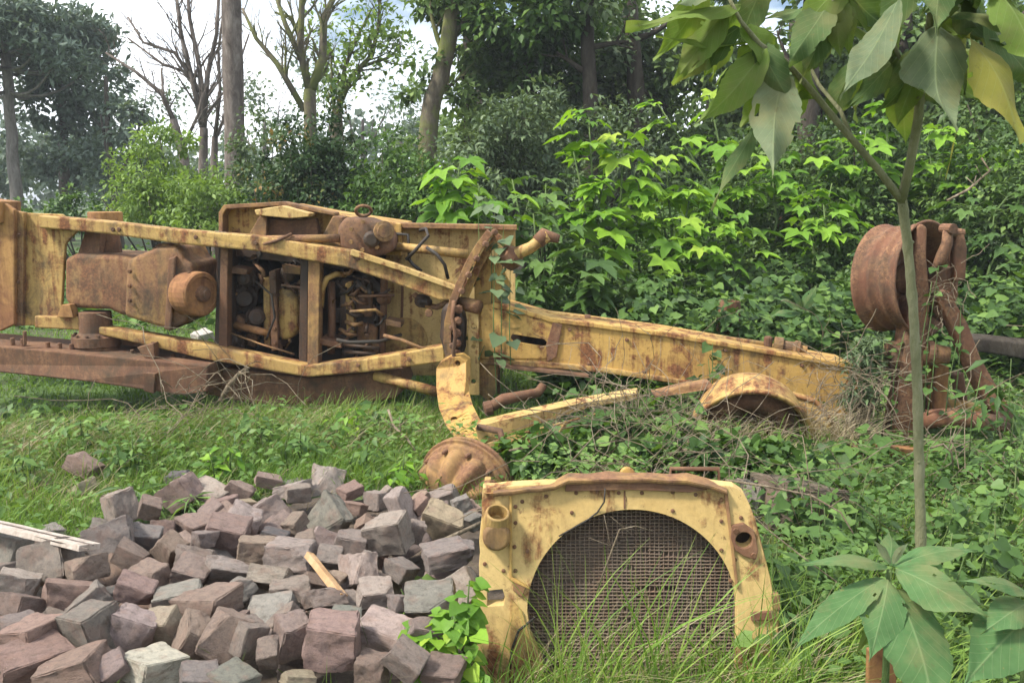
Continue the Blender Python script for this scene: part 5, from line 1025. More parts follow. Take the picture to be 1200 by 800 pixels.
def sapling():
    b0 = at(1079, 640, 2.6); b = Vector((b0.x, b0.y, g1(b0.x, b0.y))); root = thing('sapling', b, 'young tree with one slim straight stem forking under large drooping grey-green leaves', 'sapling'); S = []
    def pth(l): return [at(*q) for q in l]
    stem = [b + Vector((0, 0, -.05))] + pth([(1079, 640, 2.6), (1077, 540, 2.59), (1075, 450, 2.57), (1070, 360, 2.55), (1064, 290, 2.53), (1057, 234, 2.5)])
    rs0 = [.019, .0155, .0148, .0142, .0136, .013, .0135]; st2 = []; r2 = []; rj = random.Random(4)
    for i in range(len(stem) - 1):
        for k in range(9):
            u = k / 9; st2.append(stem[i].lerp(stem[i + 1], u) + Vector((rj.uniform(-.0008, .0008), rj.uniform(-.0008, .0008), 0))); r2.append((rs0[i] * (1 - u) + rs0[i + 1] * u) * rj.uniform(.95, 1.04) * (1.13 if (i * 9 + k) % 7 == 3 else 1))
    st2.append(stem[-1]); r2.append(rs0[-1]); mbt = MB().tube(st2, r2, 12)
    for i in range(4, len(st2) - 1, 7):
        a_n = rj.uniform(0, 6.28); c_n = st2[i] + Vector((math.cos(a_n), math.sin(a_n), 0)) * r2[i] * .9; mbt.lathe(c_n, (math.cos(a_n), math.sin(a_n), .3), [(-.004, .0065), (.002, .005), (.005, .003)], 8)
    tr = mbt.build('trunk', M['sapling_bark'], root, smooth=True)
    for (l, r) in (([(1057, 236, 2.5), (1030, 200, 2.46), (985, 148, 2.4), (950, 105, 2.34), (920, 72, 2.3), (890, 52, 2.26), (868, 25, 2.22), (850, -10, 2.2)], [.0115, .010, .009, .008, .007, .0065, .005, .004]),
                   ([(1056, 236, 2.5), (1066, 195, 2.46), (1076, 140, 2.4), (1080, 90, 2.33), (1088, 40, 2.26), (1094, -20, 2.2), (1096, -70, 2.16)], [.0135, .0125, .0125, .011, .0095, .008, .006]),
                   ([(1000, 166, 2.42), (985, 130, 2.44), (960, 100, 2.47), (945, 70, 2.5), (940, 20, 2.5)], [.006, .0055, .005, .004, .003]), ([(1082, 120, 2.38), (1050, 60, 2.33), (1042, 35, 2.3)], [.007, .006, .005]),
                   ([(1094, -20, 2.2), (1130, -40, 2.15), (1150, -50, 2.1)], [.007, .006, .004]), ([(1000, -40, 2.2), (985, -10, 2.2), (960, 20, 2.25)], [.005, .005, .004])):
        MB().tube(pth(l), r, 9).build('branch', M['sapling_bark'], root, smooth=True)
    LV = [  # base, tip, width px, Y base, Y tip, tone, normal
     ((920, 82), (905, 208), 64, 2.28, 2.12, 'g', (-.1, -1, .55)), ((1096, 34), (1122, 154), 80, 2.24, 2.1, 'g', (.1, -1, .5)), ((1138, 38), (1198, 168), 66, 2.2, 2.1, 'l', (.3, -1, .2)),
     ((1052, 2), (984, 116), 46, 2.2, 2.05, 'g', (-.5, -1, .7)), ((896, 58), (812, 148), 48, 2.26, 2.2, 'y', (.4, -1, .4)), ((868, 8), (733, 32), 44, 2.22, 2.15, 'y', (.1, -.7, 1)),
     ((866, 32), (784, 104), 44, 2.24, 2.3, 'k', (.3, -1, .3)), ((888, 140), (833, 246), 26, 2.36, 2.25, 'k', (-.8, -.6, .3)), ((892, 48), (768, 42), 20, 2.26, 2.2, 'y', (.1, -.35, 1)),
     ((1000, 46), (918, 34), 20, 2.36, 2.25, 'g', (0, -.5, 1)), ((1052, 68), (986, 130), 40, 2.32, 2.45, 'k', (-.3, -1, .4)), ((1056, 82), (1063, 172), 46, 2.36, 2.5, 'y', (-.2, -1, .1)),
     ((1106, 12), (1204, 34), 40, 2.22, 2.1, 'k', (.1, -.8, .8)), ((1120, 0), (1190, 70), 50, 2.24, 2.3, 'k', (.3, -1, .4)), ((962, 2), (896, 22), 28, 2.3, 2.35, 'k', (0, -.7, .8)), ((1010, 2), (956, 36), 32, 2.3, 2.4, 'k', (-.1, -.7, .7)),
     ((905, 62), (868, 150), 40, 2.3, 2.4, 'y', (.3, -1, .2)), ((940, 92), (928, 146), 30, 2.36, 2.45, 'y', (0, -1, .2)), ((1004, 70), (968, 150), 34, 2.42, 2.5, 'k', (-.4, -1, .2)), ((1020, 60), (1002, 142), 36, 2.4, 2.5, 'y', (.2, -1, .2)),
     ((1088, 60), (1050, 150), 38, 2.3, 2.42, 'y', (-.3, -1, .2)), ((1100, 60), (1150, 120), 46, 2.3, 2.4, 'y', (.4, -1, .2)), ((830, -30), (765, 70), 44, 2.2, 2.3, 'y', (.4, -1, .3)), ((850, -20), (790, 10), 36, 2.15, 2.2, 'g', (.2, -.8, .8)),
     ((1130, -40), (1205, -5), 60, 2.12, 2.1, 'g', (.1, -.7, .9)), ((1160, 10), (1215, 100), 56, 2.2, 2.3, 'k', (.2, -1, .3)), ((1075, -40), (1010, 60), 50, 2.2, 2.3, 'k', (-.2, -1, .4)), ((1000, -30), (925, 55), 46, 2.2, 2.3, 'y', (0, -1, .3)), ((1098, -50), (1096, 40), 48, 2.16, 2.06, 'k', (0, -1, .5)), ((905, 40), (880, 110), 38, 2.34, 2.42, 'k', (.2, -1, .3)), ((860, 20), (822, 96), 36, 2.34, 2.4, 'y', (.5, -1, .1)), ((1130, 60), (1166, 128), 44, 2.36, 2.45, 'y', (.2, -1, .1)),
     ((1030, 10), (1050, 96), 42, 2.3, 2.35, 'k', (.3, -1, .3)), ((980, 20), (948, 96), 34, 2.4, 2.5, 'k', (.2, -1, .1)), ((1170, -10), (1230, 70), 70, 2.1, 2.0, 'y', (.2, -1, .3)), ((900, -30), (866, 60), 44, 2.3, 2.36, 'k', (.1, -1, .2))]
    for i, (p, q, wpx, Ya, Yb, tone, nv) in enumerate(LV):
        bigleaf(root, at(*p, Ya), at(*q, Yb), wpx * .86 * Ya / FPX, tone, nv, rnd.uniform(-.12, .26), i, 1.3)
    rr = random.Random(77); tones = 'kykgykky'
    for i in range(30):
        br = rr.choice([[(985, 148, 2.4), (950, 105, 2.34), (920, 72, 2.3), (890, 52, 2.26), (868, 25, 2.22), (850, -10, 2.2)], [(1076, 140, 2.4), (1080, 90, 2.33), (1088, 40, 2.26), (1094, -20, 2.2)], [(1094, -20, 2.2), (1130, -40, 2.15), (1180, -50, 2.1)], [(1000, -40, 2.2), (985, -10, 2.2), (960, 20, 2.25)]])
        u = rr.uniform(.35, 1) * (len(br) - 1); k = min(int(u), len(br) - 2); f_ = u - k; p = [br[k][q] * (1 - f_) + br[k + 1][q] * f_ for q in range(3)]
        dx = rr.uniform(-75, 75); dy = rr.uniform(35, 95); yb = p[2] + rr.uniform(.02, .2)
        if p[1] + dy > 150: dy = 150 - p[1]
        bigleaf(root, at(p[0] + dx * .12, p[1] + 6, p[2] + .02), at(p[0] + dx, p[1] + dy, yb), rr.uniform(24, 46) * p[2] / FPX, tones[i % 8], (rr.uniform(-.6, .6), -1, rr.uniform(0, .7)), rr.uniform(-.1, .3), 500 + i, 1.4)
    MB().tube([at(1088, 40, 2.27), at(1082, 70, 2.3), at(1078, 100, 2.36)], .003, 5).build('petiole', M['sapling_bark'], root)
    t = bigleaf(root, at(1122, 152, 2.3), at(1108, 212, 2.3), .012, 'l', (1, -.4, .2), 0, 99); t['label'] = 'thin withered brown leaf'
sapling()
def young_plant(name, label, base, crown, Yc, LV, seed):
    c = at(*crown, Yc); b = Vector((c.x + .01, c.y + .02, g1(c.x, c.y))); root = thing(name, b, label, 'plant', 'young plants beside the sapling')
    MB().tube([b + Vector((0, 0, -.03)), b.lerp(c, .5) + Vector((.01, 0, 0)), c], [.012, .01, .007], 8).build('stem', M['stem'], root, smooth=True)
    for i, (p, q, wpx, Ya, Yb, tone, nv, curl) in enumerate(LV): bigleaf(root, at(*p, Ya), at(*q, Yb), wpx * Ya / FPX, tone, nv, curl, seed + i, .6)
young_plant('young_plant', 'rosette of broad blue-green leaves growing at the foot of the sapling', (1045, 800), (1042, 668), 2.15,
    [((1040, 664), (932, 662), 26, 2.15, 2.1, 'b', (0, -.35, 1), .18), ((1042, 662), (1041, 620), 30, 2.17, 2.25, 'b', (0, -1, .2), .1), ((1046, 664), (1146, 646), 30, 2.15, 2.2, 'b', (0, -.4, 1), .2), ((1048, 666), (1160, 724), 58, 2.13, 2.0, 'b', (.3, -.8, .8), .2),
     ((1040, 680), (1018, 776), 56, 2.12, 1.96, 'b', (-.1, -1, .6), .12), ((1036, 678), (926, 766), 40, 2.13, 2.0, 'b', (-.4, -.7, .9), .18), ((1054, 690), (1098, 850), 92, 2.1, 1.9, 'b', (.1, -1, .5), .1), ((1052, 680), (1165, 716), 34, 2.2, 2.25, 'k', (.2, -.5, 1), .15),
     ((1044, 660), (1022, 632), 10, 2.15, 2.15, 'g', (0, -1, .5), .05), ((1046, 660), (1066, 634), 10, 2.15, 2.15, 'g', (0, -1, .5), .05), ((1048, 690), (1066, 742), 30, 2.2, 2.25, 'y', (.1, -1, .4), .1), ((1036, 700), (1000, 770), 16, 2.15, 2.1, 'y', (-.5, -1, .3), .1)], 300)
young_plant('young_plant', 'broad-leaved young plant cut by the photo corner, right of the blue-green rosette', (1210, 800), (1205, 712), 2.1,
    [((1205, 694), (1112, 680), 26, 2.1, 2.0, 'b', (0, -.45, 1), .18), ((1206, 706), (1150, 742), 44, 2.08, 1.95, 'b', (-.3, -.9, .8), .12), ((1206, 718), (1126, 806), 74, 2.05, 1.9, 'b', (-.3, -1, .6), .1), ((1208, 700), (1290, 690), 34, 2.1, 2.05, 'b', (0, -.4, 1), .15), ((1210, 715), (1260, 800), 60, 2.08, 1.95, 'b', (.3, -1, .6), .1)], 340)
young_plant('young_plant', 'pale green plant with narrow upright leaves behind the beam, above the half buried rim', (940, 400), (940, 365), 7.6,
    [((940, 362), (958, 332), 16, 7.6, 7.5, 'b', (-.5, -1, .5), .1), ((940, 362), (908, 350), 14, 7.6, 7.5, 'b', (0, -.6, 1), .1), ((942, 364), (984, 360), 14, 7.6, 7.5, 'b', (0, -.5, 1), .1), ((940, 362), (926, 340), 12, 7.6, 7.5, 'b', (.3, -1, .5), .1), ((940, 366), (900, 372), 14, 7.6, 7.5, 'b', (0, -.5, 1), .1), ((942, 366), (980, 376), 14, 7.6, 7.5, 'b', (0, -.5, 1), .1)], 370)

# ------------------------------------------------------------------ small weeds that stand out
def weed(name, label, parts_, leaf, tmpl, size, seed, cat='weed', group='leafy weeds', mat='stem', lo=.3):
    nr = np.random.default_rng(seed); rng = random.Random(seed); p0 = parts_[0]; c0 = at(*p0[:3]); b = Vector((c0.x, c0.y, g1(c0.x, c0.y))); root = thing(name, b, label, cat, group); mb = MB(); P = []; D = []; N = []; T = []
    for (px, py, Y, n, sp) in parts_:
        c = at(px, py, Y); s = Vector((c.x + rng.uniform(-.03, .03), c.y + .03, g1(c.x, c.y))); s = s if c.z > s.z else Vector(c); mb.tube([s, s.lerp(c, .6) + Vector((rng.uniform(-.03, .03), 0, 0)), c], [.005, .004, .002], 5); ct = rng.random()
        for k in range(n):
            u = rng.random(); a = rng.uniform(0, 6.28); p = s.lerp(c, lo + (1 - lo) * u) + Vector((math.cos(a), math.sin(a), .2)) * sp * rng.uniform(.2, 1); P.append(p - b); D.append((math.cos(a), math.sin(a), rng.uniform(-.8, .1))); N.append((rng.gauss(0, .35), -.35 + rng.gauss(0, .3), 1)); T.append(.3 * ct + .7 * rng.random())
    mb.build('stem', M[mat], root, smooth=True); S = size * nr.uniform(.55, 1.2, len(P))
    link('foliage', leaves('foliage', np.array(P), np.array(D), np.array(N), S, tmpl, np.array(T)), L[leaf], root)
weed('leafy_weed', 'bright heart-leaved weed climbing between the stones and the radiator foot', [(508, 742, 2.45, 24, .06), (530, 722, 2.47, 24, .055), (545, 705, 2.5, 16, .04), (500, 772, 2.4, 20, .06), (540, 760, 2.42, 28, .07), (520, 792, 2.38, 26, .07), (555, 785, 2.38, 16, .05), (550, 680, 2.52, 8, .025), (490, 735, 2.45, 8, .03), (546, 735, 2.45, 18, .05)], 'bright', lf_heart(), .058, 401, lo=.82)
weed('leafy_weed', 'small green weed growing up between the stones near the white plank end', [(185, 630, 3.6, 16, .07), (200, 645, 3.5, 12, .06), (175, 618, 3.7, 14, .06), (215, 620, 3.6, 10, .05), (190, 655, 3.45, 8, .05)], 'weed', lf_heart(), .06, 402)
for i, (px, py, Y, lab) in enumerate([(30, 540, 4.75, 'broad-leaved weed rosette in the grass near the photo edge, above the white plank'), (150, 530, 4.9, 'broad-leaved weed rosette in the grass behind the tan and brown stones'), (260, 535, 4.8, 'broad-leaved weed rosette in the grass behind the dark lone stone'), (350, 520, 5.0, 'broad-leaved weed rosette in the grass below the engine bay'), (430, 535, 4.75, 'broad-leaved weed rosette in the grass behind the highest stones'), (470, 555, 4.5, 'broad-leaved weed rosette in the grass beside the drum'), (90, 500, 5.3, 'taller weed in the grass below the tandem beam end'), (300, 498, 5.4, 'taller weed in the grass below the cross post'), (410, 495, 5.5, 'taller weed in the grass below the belly plate')]):
    weed('leafy_weed', lab, [(px, py - 12, Y, 14, .06), (px + 14, py - 6, Y, 10, .06), (px - 15, py - 5, Y - .05, 10, .06), (px + 4, py - 26, Y, 6, .04)], ['weed', 'mid', 'bright'][i % 3], lf_simple(.24), .085, 440 + i)
for i, (px, py, Y, lf, lab) in enumerate([(905, 660, 3.0, 'mid', 'heart-leaved weed close against the right side of the radiator'), (960, 620, 3.3, 'weed', 'heart-leaved weed between boulder and sapling stem'), (1010, 580, 3.6, 'mid', 'heart-leaved weed left of the sapling stem, below the rusty bar'), (1120, 590, 3.5, 'mid', 'heart-leaved weed right of the sapling stem, level with the rusty bar'), (1160, 630, 3.1, 'mid', 'heart-leaved weed above the young plant cut by the photo corner'), (1185, 570, 3.6, 'weed', 'heart-leaved weed under the feathery bush at the picture edge'), (940, 560, 3.9, 'mid', 'heart-leaved weed above the boulder'), (1110, 650, 2.9, 'weed', 'heart-leaved weed just right behind the blue-green rosette'), (920, 725, 2.6, 'weed', 'heart-leaved weed between radiator latch and blue-green rosette')]):
    weed('leafy_weed', lab, [(px, py - 8, Y, 16, .09), (px + 20, py + 2, Y, 14, .09), (px - 20, py + 6, Y, 14, .09), (px + 6, py - 26, Y + .1, 10, .06), (px - 6, py + 20, Y - .05, 12, .09)], lf, lf_heart(), .065, 460 + i)
weed('leafy_weed', 'low dusty weed among the stones beside the large grey slab', [(480, 680, 3.0, 16, .07), (470, 690, 2.95, 10, .05), (495, 695, 2.95, 10, .06)], 'weed', lf_simple(.3), .075, 403)
weed('grass_tuft', 'upright grass tuft at the back edge of the stones behind the brown blocks', [(160, 575, 4.25, 26, .03), (170, 585, 4.2, 22, .03), (178, 570, 4.3, 18, .03), (152, 568, 4.35, 18, .03)], 'weed', lf_simple(.07), .17, 404)
weed('grass_tuft', 'thin grass tuft standing in front of the far brown block row', [(222, 590, 4.05, 14, .02), (226, 580, 4.1, 10, .02)], 'weed', lf_simple(.06), .14, 405)
for i, (lab, pp, lf, tm, sz) in enumerate([
    ('vine with pale leaves hanging over the cab panel corner above the claw lever', [(575, 240, 6.25, 14, .08), (590, 265, 6.15, 14, .08), (580, 290, 6.1, 10, .06), (560, 225, 6.3, 12, .09), (598, 305, 6.1, 8, .05)], 'grey', lf_heart(), .12),
    ('clump of broad weeds in front of the half buried rim', [(770, 490, 4.95, 18, .12), (800, 470, 5.0, 14, .12), (740, 515, 4.8, 18, .12), (815, 510, 4.8, 18, .12), (850, 520, 4.7, 14, .1)], 'weed', lf_heart(), .1),
    ('large-leaved creeper at the foot of the king post', [(1000, 520, 5.0, 16, .12), (1030, 505, 5.0, 12, .1), (985, 545, 4.8, 16, .12)], 'mid', lf_heart(), .11),
    ('weed with one broad bright leaf in front of the axle beam', [(1125, 505, 4.9, 5, .06), (1150, 520, 4.8, 12, .1), (1110, 520, 4.8, 10, .1)], 'weed', lf_heart(), .12),
    ('feathery green bush crowding in at the picture edge before the leaning arm', [(1170, 440, 4.6, 26, .14), (1150, 435, 4.6, 20, .12), (1190, 470, 4.5, 26, .14), (1185, 420, 4.7, 20, .12), (1200, 510, 4.3, 26, .14)], 'mid', lf_simple(.14), .13),
    ('ferny creeper draped on the pipe stump behind the hose coupling', [(850, 345, 7.3, 40, .1), (836, 355, 7.3, 36, .1), (872, 345, 7.3, 36, .1), (860, 334, 7.35, 30, .07), (880, 360, 7.3, 30, .1)], 'mid', lf_simple(.2), .12),
    ('dark creeper clump hanging on the gooseneck beam above the half buried rim', [(822, 440, 5.72, 22, .07), (830, 420, 5.74, 16, .06), (818, 455, 5.68, 20, .08), (835, 402, 5.8, 12, .06)], 'under', lf_heart(), .085),
    ('leafy weeds at the near edge of the beam below the weld plate', [(690, 450, 5.55, 18, .1), (720, 455, 5.5, 14, .1), (660, 448, 5.6, 12, .1), (770, 468, 5.4, 14, .1)], 'mid', lf_heart(), .09),
    ('vine tangle with small leaves over the fork of the axle', [(1092, 330, 5.38, 8, .06), (1100, 312, 5.38, 8, .05), (1126, 352, 5.38, 6, .05), (1060, 388, 5.4, 8, .06), (1122, 398, 5.36, 6, .05), (1036, 395, 5.42, 10, .08), (1097, 395, 5.36, 6, .06)], 'mid', lf_heart(), .06),
    ('tall leafy weed standing dark before the belly plate', [(455, 475, 5.9, 16, .07), (440, 470, 5.9, 12, .07), (470, 480, 5.85, 12, .07)], 'mid', lf_simple(.28), .1),
    ('broad weed clump under the tandem beam', [(60, 480, 6.0, 26, .12), (110, 490, 6.0, 24, .12), (20, 470, 6.1, 24, .12), (180, 500, 5.9, 24, .12)], 'mid', lf_simple(.28), .12)]):
    weed('leafy_weed', lab, pp, lf, tm, sz, 420 + i)

# ------------------------------------------------------------------ ground cover
def in_pile(x, y):
    # footprint of the stones on the ground
    py_b = np.interp(x, [-3, -2.2, -1.9, -1.5, -1.1, -.2, .02], [3.1, 3.7, 4.0, 4.35, 4.5, 4.35, 4.2]); return (y < py_b) & (x < -.1) & (y > 1.5)
def blades(name, P, H, lean, W, tint, mat, rng, segs=3):
    n = len(P); a = rng.random(n) * 6.283; f = np.stack([np.cos(a), np.sin(a), np.zeros(n)], -1); s = np.stack([-np.sin(a + .9), np.cos(a + .9), np.zeros(n)], -1)
    rows = []; us = np.linspace(0, 1, segs + 1)
    for u in us:
        c = P + np.array([0, 0, 1.]) * (H * (u - .25 * lean * u * u))[:, None] + f * (H * lean * u * u)[:, None]
        wv = (W * (1 - u) ** .7 + .0004)[:, None] * s; rows += [c - wv / 2, c + wv / 2]
    V = np.stack(rows, 1).reshape(-1, 3); k = 2 * (segs + 1); q = np.array([(2 * i, 2 * i + 1, 2 * i + 3, 2 * i + 2) for i in range(segs)])
    F = (q[None] + (np.arange(n) * k)[:, None, None]).reshape(-1, 4); o = link(name, fast_mesh(name, V, F, tint=np.repeat(tint, k)), mat); tag(o, kind='stuff'); return o
def scatter(n, x0, x1, y0, y1, rng): return x0 + (x1 - x0) * rng.random(n), y0 + (y1 - y0) * rng.random(n)
def pnoise(x, y, s=1.0, o=0.): return .5 + .25 * (np.sin(s * 2.1 * x + 1.3 + o) * np.sin(s * 1.7 * y + .7 + o) + np.sin(s * 4.3 * x - s * 3.1 * y + 2 + o) * .6 + np.sin(s * 7.7 * y + s * 6.1 * x + o) * .4)
def grass_all():
    r = np.random.default_rng(21)
    # short lawn, left and behind the wreck
    X = []; Y = []; Hh = []
    for (n, x0, x1, y0, y1, h) in [(34000, -4.6, .2, 3.7, 6.6, .125), (9000, -6, 1, 6.4, 8.5, .11), (14000, -9, 1.5, 8.5, 13.5, .10), (5000, -16, 0, 13, 22, .16), (5000, .0, 3.2, 2.3, 4.4, .11), (4000, .0, 3.6, 4.4, 6.2, .07), (6000, .5, 5, 6, 8.5, .12)]:
        x, y = scatter(n, x0, x1, y0, y1, r); ok = ~in_pile(x, y) & ~((x > -.12) & (x < .85) & (y > 2.5) & (y < 2.85)); x, y = x[ok], y[ok]; X.append(x); Y.append(y); Hh.append(h * (.4 + 1.0 * r.random(len(x))) * (.5 + 1.1 * pnoise(x, y, 1.4)))
    x, y, h = map(np.concatenate, (X, Y, Hh)); P = np.stack([x, y, gz(x, y) - .01], -1); dist = np.clip(y / 5, .8, 3)
    blades('grass', P, h, r.uniform(.2, 1.1, len(x)), .006 * dist, np.clip(.15 + .5 * r.random(len(x)) + .35 * (pnoise(x, y, .9, 3) - .3), 0, .9), L['grass'], r)
    # long grass: under the wreck, round the radiator and the near right corner
    X = []; Y = []; Hh = []
    for (n, x0, x1, y0, y1, h0, h1) in [(1700, -4.5, .0, 5.8, 6.4, .12, .3), (900, -4.2, .2, 5.3, 5.9, .1, .26), (1000, -.08, .95, 2.2, 2.5, .10, .30), (210, .05, .9, 2.25, 2.46, .3, .66), (800, .85, 1.4, 2.2, 3.0, .12, .36), (450, 1.2, 2.6, 2.6, 4.0, .10, .34), (700, 1.2, 3.4, 3.8, 5.0, .06, .2), (700, .0, 1.9, 4.2, 5.2, .08, .22), (60, -1.6, -.1, 2.2, 2.5, .15, .35), (300, -3.4, -2.3, 3.9, 4.9, .1, .3)]:
        x, y = scatter(n, x0, x1, y0, y1, r); X.append(x); Y.append(y); Hh.append(r.uniform(h0, h1, len(x)))
    x, y, h = map(np.concatenate, (X, Y, Hh)); P = np.stack([x, y, gz(x, y) - .01], -1)
    blades('long_grass', P, h, r.uniform(.15, .9, len(x)), np.where(y < 3, .008, .009) * r.uniform(.6, 1.2, len(x)), np.clip(.25 + .6 * r.random(len(x)), 0, 1), L['grass'], r, 5)
    # dry straw
    X = []; Y = []; Hh = []
    for (n, x0, x1, y0, y1, h0, h1) in [(2400, -4.4, -.3, 5.2, 6.2, .10, .30), (900, -3.8, -2.2, 4.4, 5.6, .08, .26), (900, -3.6, .2, 4.2, 5.6, .05, .16), (260, .0, .9, 2.32, 2.5, .2, .5), (1500, .4, 1.6, 4.6, 5.3, .08, .26), (600, 1.0, 3.0, 3.2, 4.8, .08, .28), (500, 1.75, 2.1, 5.1, 5.6, .1, .4), (400, 2.6, 3.8, 5.8, 7.5, .15, .4)]:
        x, y = scatter(n, x0, x1, y0, y1, r); X.append(x); Y.append(y); Hh.append(r.uniform(h0, h1, len(x)))
    x, y, h = map(np.concatenate, (X, Y, Hh)); P = np.stack([x, y, gz(x, y) - .01], -1)
    blades('dry_grass', P, h, r.uniform(.4, 1.5, len(x)), np.where(y < 3, .003, .005) * r.uniform(.6, 1.2, len(x)), r.random(len(x)), L['straw'], r, 5)
    # low leafy weeds in the lawn
    X = []; Y = []; Z = []; S = []
    for (n, x0, x1, y0, y1, hz, sz) in [(4200, -4.6, .2, 3.7, 5.6, .13, .06), (3600, -4.6, .3, 4.9, 5.7, .24, .06), (4500, -4.6, .3, 5.6, 6.5, .10, .06), (3000, -6, .5, 6.4, 9, .2, .06), (13000, .05, 3.4, 3.0, 4.7, .30, .05), (5000, .05, 3.4, 4.4, 5.6, .1, .05), (5200, .85, 2.4, 2.3, 3.2, .24, .045), (5000, 1.0, 4.4, 5.4, 8, .26, .08)]:
        x, y = scatter(n, x0, x1, y0, y1, r); cl = pnoise(x, y, 2.2, 5); ok = (~in_pile(x, y)) & (cl + .35 * r.random(n) > .5) & ~((x > -.12) & (x < .85) & (y > 2.4) & (y < 2.9)); x, y = x[ok], y[ok]; m = len(x); X.append(x); Y.append(y); Z.append(gz(x, y) + hz * r.random(m) ** 1.2 * (.3 + 1.2 * pnoise(x, y, 3.1, 1))); S.append(sz * r.uniform(.5, 1.3, m))
    x, y, z, s = map(np.concatenate, (X, Y, Z, S)); n = len(x); a = r.random(n) * 6.283
    D = np.stack([np.cos(a), np.sin(a), r.uniform(-.5, .4, n)], -1); N = np.array([0, 0, 1.]) + .4 * r.normal(size=(n, 3))
    o = link('ground_weeds', leaves('ground_weeds', np.stack([x, y, z], -1), D, N, s, lf_simple(.26), np.clip(.35 * r.random(n) + .6 * pnoise(x, y, 1.2, 8) + .15, 0, 1)), L['weed']); tag(o, kind='stuff')
    # undergrowth of the bank on the right
    x, y = scatter(76000, .6, 9, 6.2, 14, r); cl = pnoise(x, y, 1.7, 2); ok = (cl + .4 * r.random(len(x)) > .42) & (y > 6.2 + .9 * (x < 1.6)); x, y, cl = x[ok], y[ok], cl[ok]; n = len(x)
    hgt = .18 + .55 * sstep(7.0, 9.5, y); z = gz(x, y) + hgt * r.random(n) * (.2 + 1.3 * cl); a = r.random(n) * 6.283
    D = np.stack([np.cos(a), np.sin(a) - .3, r.uniform(-.9, .3, n)], -1); N = np.array([0, -.35, 1.]) + .45 * r.normal(size=(n, 3))
    o = link('undergrowth', leaves('undergrowth', np.stack([x, y, z], -1), D, N, np.where(r.random(n) < .12, .11, .055) * r.uniform(.6, 1.3, n), lf_simple(.32), np.clip(.6 * cl + .5 * r.random(n) - .1, 0, 1)), L['under']); tag(o, kind='stuff')
    x, y = scatter(16000, .2, 4.5, 7.0, 9.2, r); n = len(x); z = gz(x, y) + .75 * r.random(n) ** 1.4 * (.3 + pnoise(x, y, 2, 4)); a = r.random(n) * 6.283
    D = np.stack([np.cos(a), np.sin(a) - .2, r.uniform(-.8, .3, n)], -1); N = np.array([0, -.3, 1.]) + .4 * r.normal(size=(n, 3))
    o = link('undergrowth', leaves('undergrowth', np.stack([x, y, z], -1), D, N, .085 * r.uniform(.6, 1.4, n), lf_heart(), r.random(n)), L['mid']); tag(o, kind='stuff')
    # forest floor leaves farther back, left and centre
    x, y = scatter(16000, -14, 5, 10.5, 22, r); n = len(x); z = gz(x, y) + .5 * r.random(n) * pnoise(x, y, .8); a = r.random(n) * 6.283
    D = np.stack([np.cos(a), np.sin(a), r.uniform(-.6, .4, n)], -1); N = np.array([0, 0, 1.]) + .5 * r.normal(size=(n, 3))
    o = link('undergrowth', leaves('undergrowth', np.stack([x, y, z], -1), D, N, .16 * r.uniform(.6, 1.4, n), lf_cheap(.3), r.random(n)), L['mid']); tag(o, kind='stuff')
grass_all()

# ------------------------------------------------------------------ dead vines and twigs
def tangle(name, label, c, rad, n, seed, r=.004, mat='twig', sag=.15):
    rng = random.Random(seed); c = Vector(c); m = MB()
    for k in range(n):
        p = c + Vector((rng.gauss(0, rad[0]), rng.gauss(0, rad[1]), rng.gauss(0, rad[2]))) * .7; d = Vector((rng.gauss(0, 1), rng.gauss(0, .6), rng.gauss(0, 1))).normalized(); pts = [p]
        for i in range(7): d = (d + Vector((rng.gauss(0, .35), rng.gauss(0, .35), rng.gauss(-sag, .3)))).normalized(); pts.append(pts[-1] + d * rng.uniform(.4, .8) * rad[0] * .6)
        m.tube(pts, [r * rng.uniform(.6, 1.2)] * len(pts), 4, False)
    o = m.build(name, M[mat]); tag(o, label, 'dead vines', None, 'stuff'); return o
tangle('dead_vines', 'tangle of dry brown vines between the beam end and the axle', at(1000, 465, 5.35), (.16, .1, .2), 130, 1, .0024)
tangle('dead_vines', 'dry vines wound over the fork and arm of the axle', at(1105, 340, 5.36), (.09, .06, .16), 34, 2, .002)
tangle('dead_vines', 'dry vine mat in front of the half buried rim', at(860, 525, 4.9), (.3, .12, .08), 60, 3, .0022)
tangle('dead_vines', 'brown brush on the mound before the gooseneck', at(720, 498, 5.15), (.3, .14, .05), 150, 4, .0024)
tangle('dead_vines', 'dry stalks on the bank between stump and half buried rim', at(1170, 530, 4.6), (.3, .2, .2), 60, 5, .0024)
tangle('dead_vines', 'dead stems behind the radiator top', at(780, 545, 3.6), (.35, .2, .06), 60, 6, .002)
tangle('dead_vines', 'grey stalks under the dark engine bay', at(250, 478, 6.0), (.35, .12, .12), 70, 7, .0032)
bush('grey_shrublet', 'fine-leaved grey-green shrublet where the beam meets the axle', [(1012, 425, 5.5, .08, .1, .13, 450, .06), (1000, 455, 5.45, .09, .1, .12, 350, .06), (1030, 405, 5.55, .07, .08, .1, 250, .055)], 'grey', lf_simple(.12), 'twig', seed=480)
bush('creeper_bush', 'leafy creeper heap over the mound before the half buried rim', [(745, 500, 5.1, .3, .15, .1, 500, .06), (700, 520, 4.9, .3, .15, .1, 500, .06), (810, 535, 4.6, .3, .15, .12, 600, .06), (900, 545, 4.5, .3, .15, .12, 600, .06), (620, 530, 4.7, .2, .15, .1, 400, .06)], 'mid', lf_heart(), 'twig', seed=481)
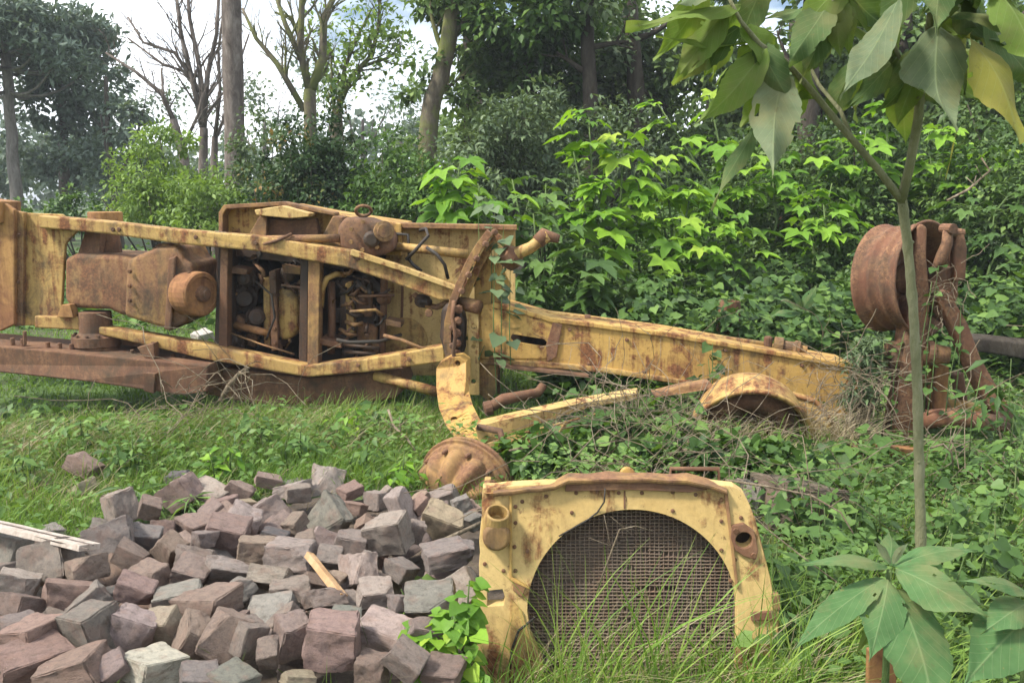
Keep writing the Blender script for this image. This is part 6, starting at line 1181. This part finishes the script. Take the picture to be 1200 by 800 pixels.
for i, (lab, pts, r) in enumerate([('long pale dry twig reaching from the radiator handle toward the boulder', [(850, 562, 3.2), (900, 570, 3.15), (950, 580, 3.1), (985, 600, 3.0), (1000, 625, 2.95)], .005), ('pale crooked twig standing in the grass below the side tube', [(455, 480, 5.4), (462, 500, 5.3), (478, 515, 5.2), (488, 530, 5.1)], .009),
        ('curved dry branch bent under the lower rail end', [(258, 470, 6.1), (268, 452, 6.15), (280, 438, 6.2), (290, 432, 6.25)], .02), ('thin dry branch arching left of the bank hollow', [(1110, 235, 7.8), (1135, 222, 7.8), (1160, 200, 7.8), (1150, 185, 7.8)], .012), ('bare twig before the radiator opening', [(700, 690, 2.42), (715, 650, 2.42), (726, 620, 2.44), (745, 616, 2.45), (765, 622, 2.45)], .0025), ('dry bent stem by the sapling, at the foot of the axle', [(1090, 525, 4.4), (1105, 520, 4.4), (1115, 530, 4.4), (1118, 555, 4.4)], .006)]):
    p = [at(*q) for q in pts]; t = thing('dry_twig', p[0], lab, 'twig'); m = MB().tube(p, [r, r, r * .8, r * .6, r * .5][:len(p)], 6)
    rr = random.Random(i)
    for k in range(3):
        s = p[1].lerp(p[-2], rr.random()); m.tube([s, s + Vector((rr.uniform(-.1, .1), rr.uniform(-.05, .05), rr.uniform(.02, .12)))], [r * .5, r * .25], 5)
    m.build('twig_wood', M['twig'], t, smooth=True)
t = thing('rusty_sheet', at(1035, 850, 2.0), 'orange rusty sheet glimpsed under the leaves of the blue-green rosette', 'steel sheet')
MB().prism([at(1018, 762, 2.22), at(1050, 755, 2.22), at(1052, 850, 2.22), at(1016, 850, 2.22)], (0, .02, 0)).build('sheet_steel', M['rust_orange'], t, .003)

# ------------------------------------------------------------------ the air
hzm = bpy.data.materials.new('thin haze'); hzm.use_nodes = True; ht = hzm.node_tree; ht.nodes.clear(); ho = ht.nodes.new('ShaderNodeOutputMaterial'); hv = ht.nodes.new('ShaderNodeVolumePrincipled')
hv.inputs['Color'].default_value = (.86, .92, 1, 1); hv.inputs['Density'].default_value = .0013; ht.links.new(hv.outputs[0], ho.inputs['Volume'])
hb = MB().box((0, 200, 7.5), (620, 620, 21)).build('haze', hzm); tag(hb, kind='stuff')
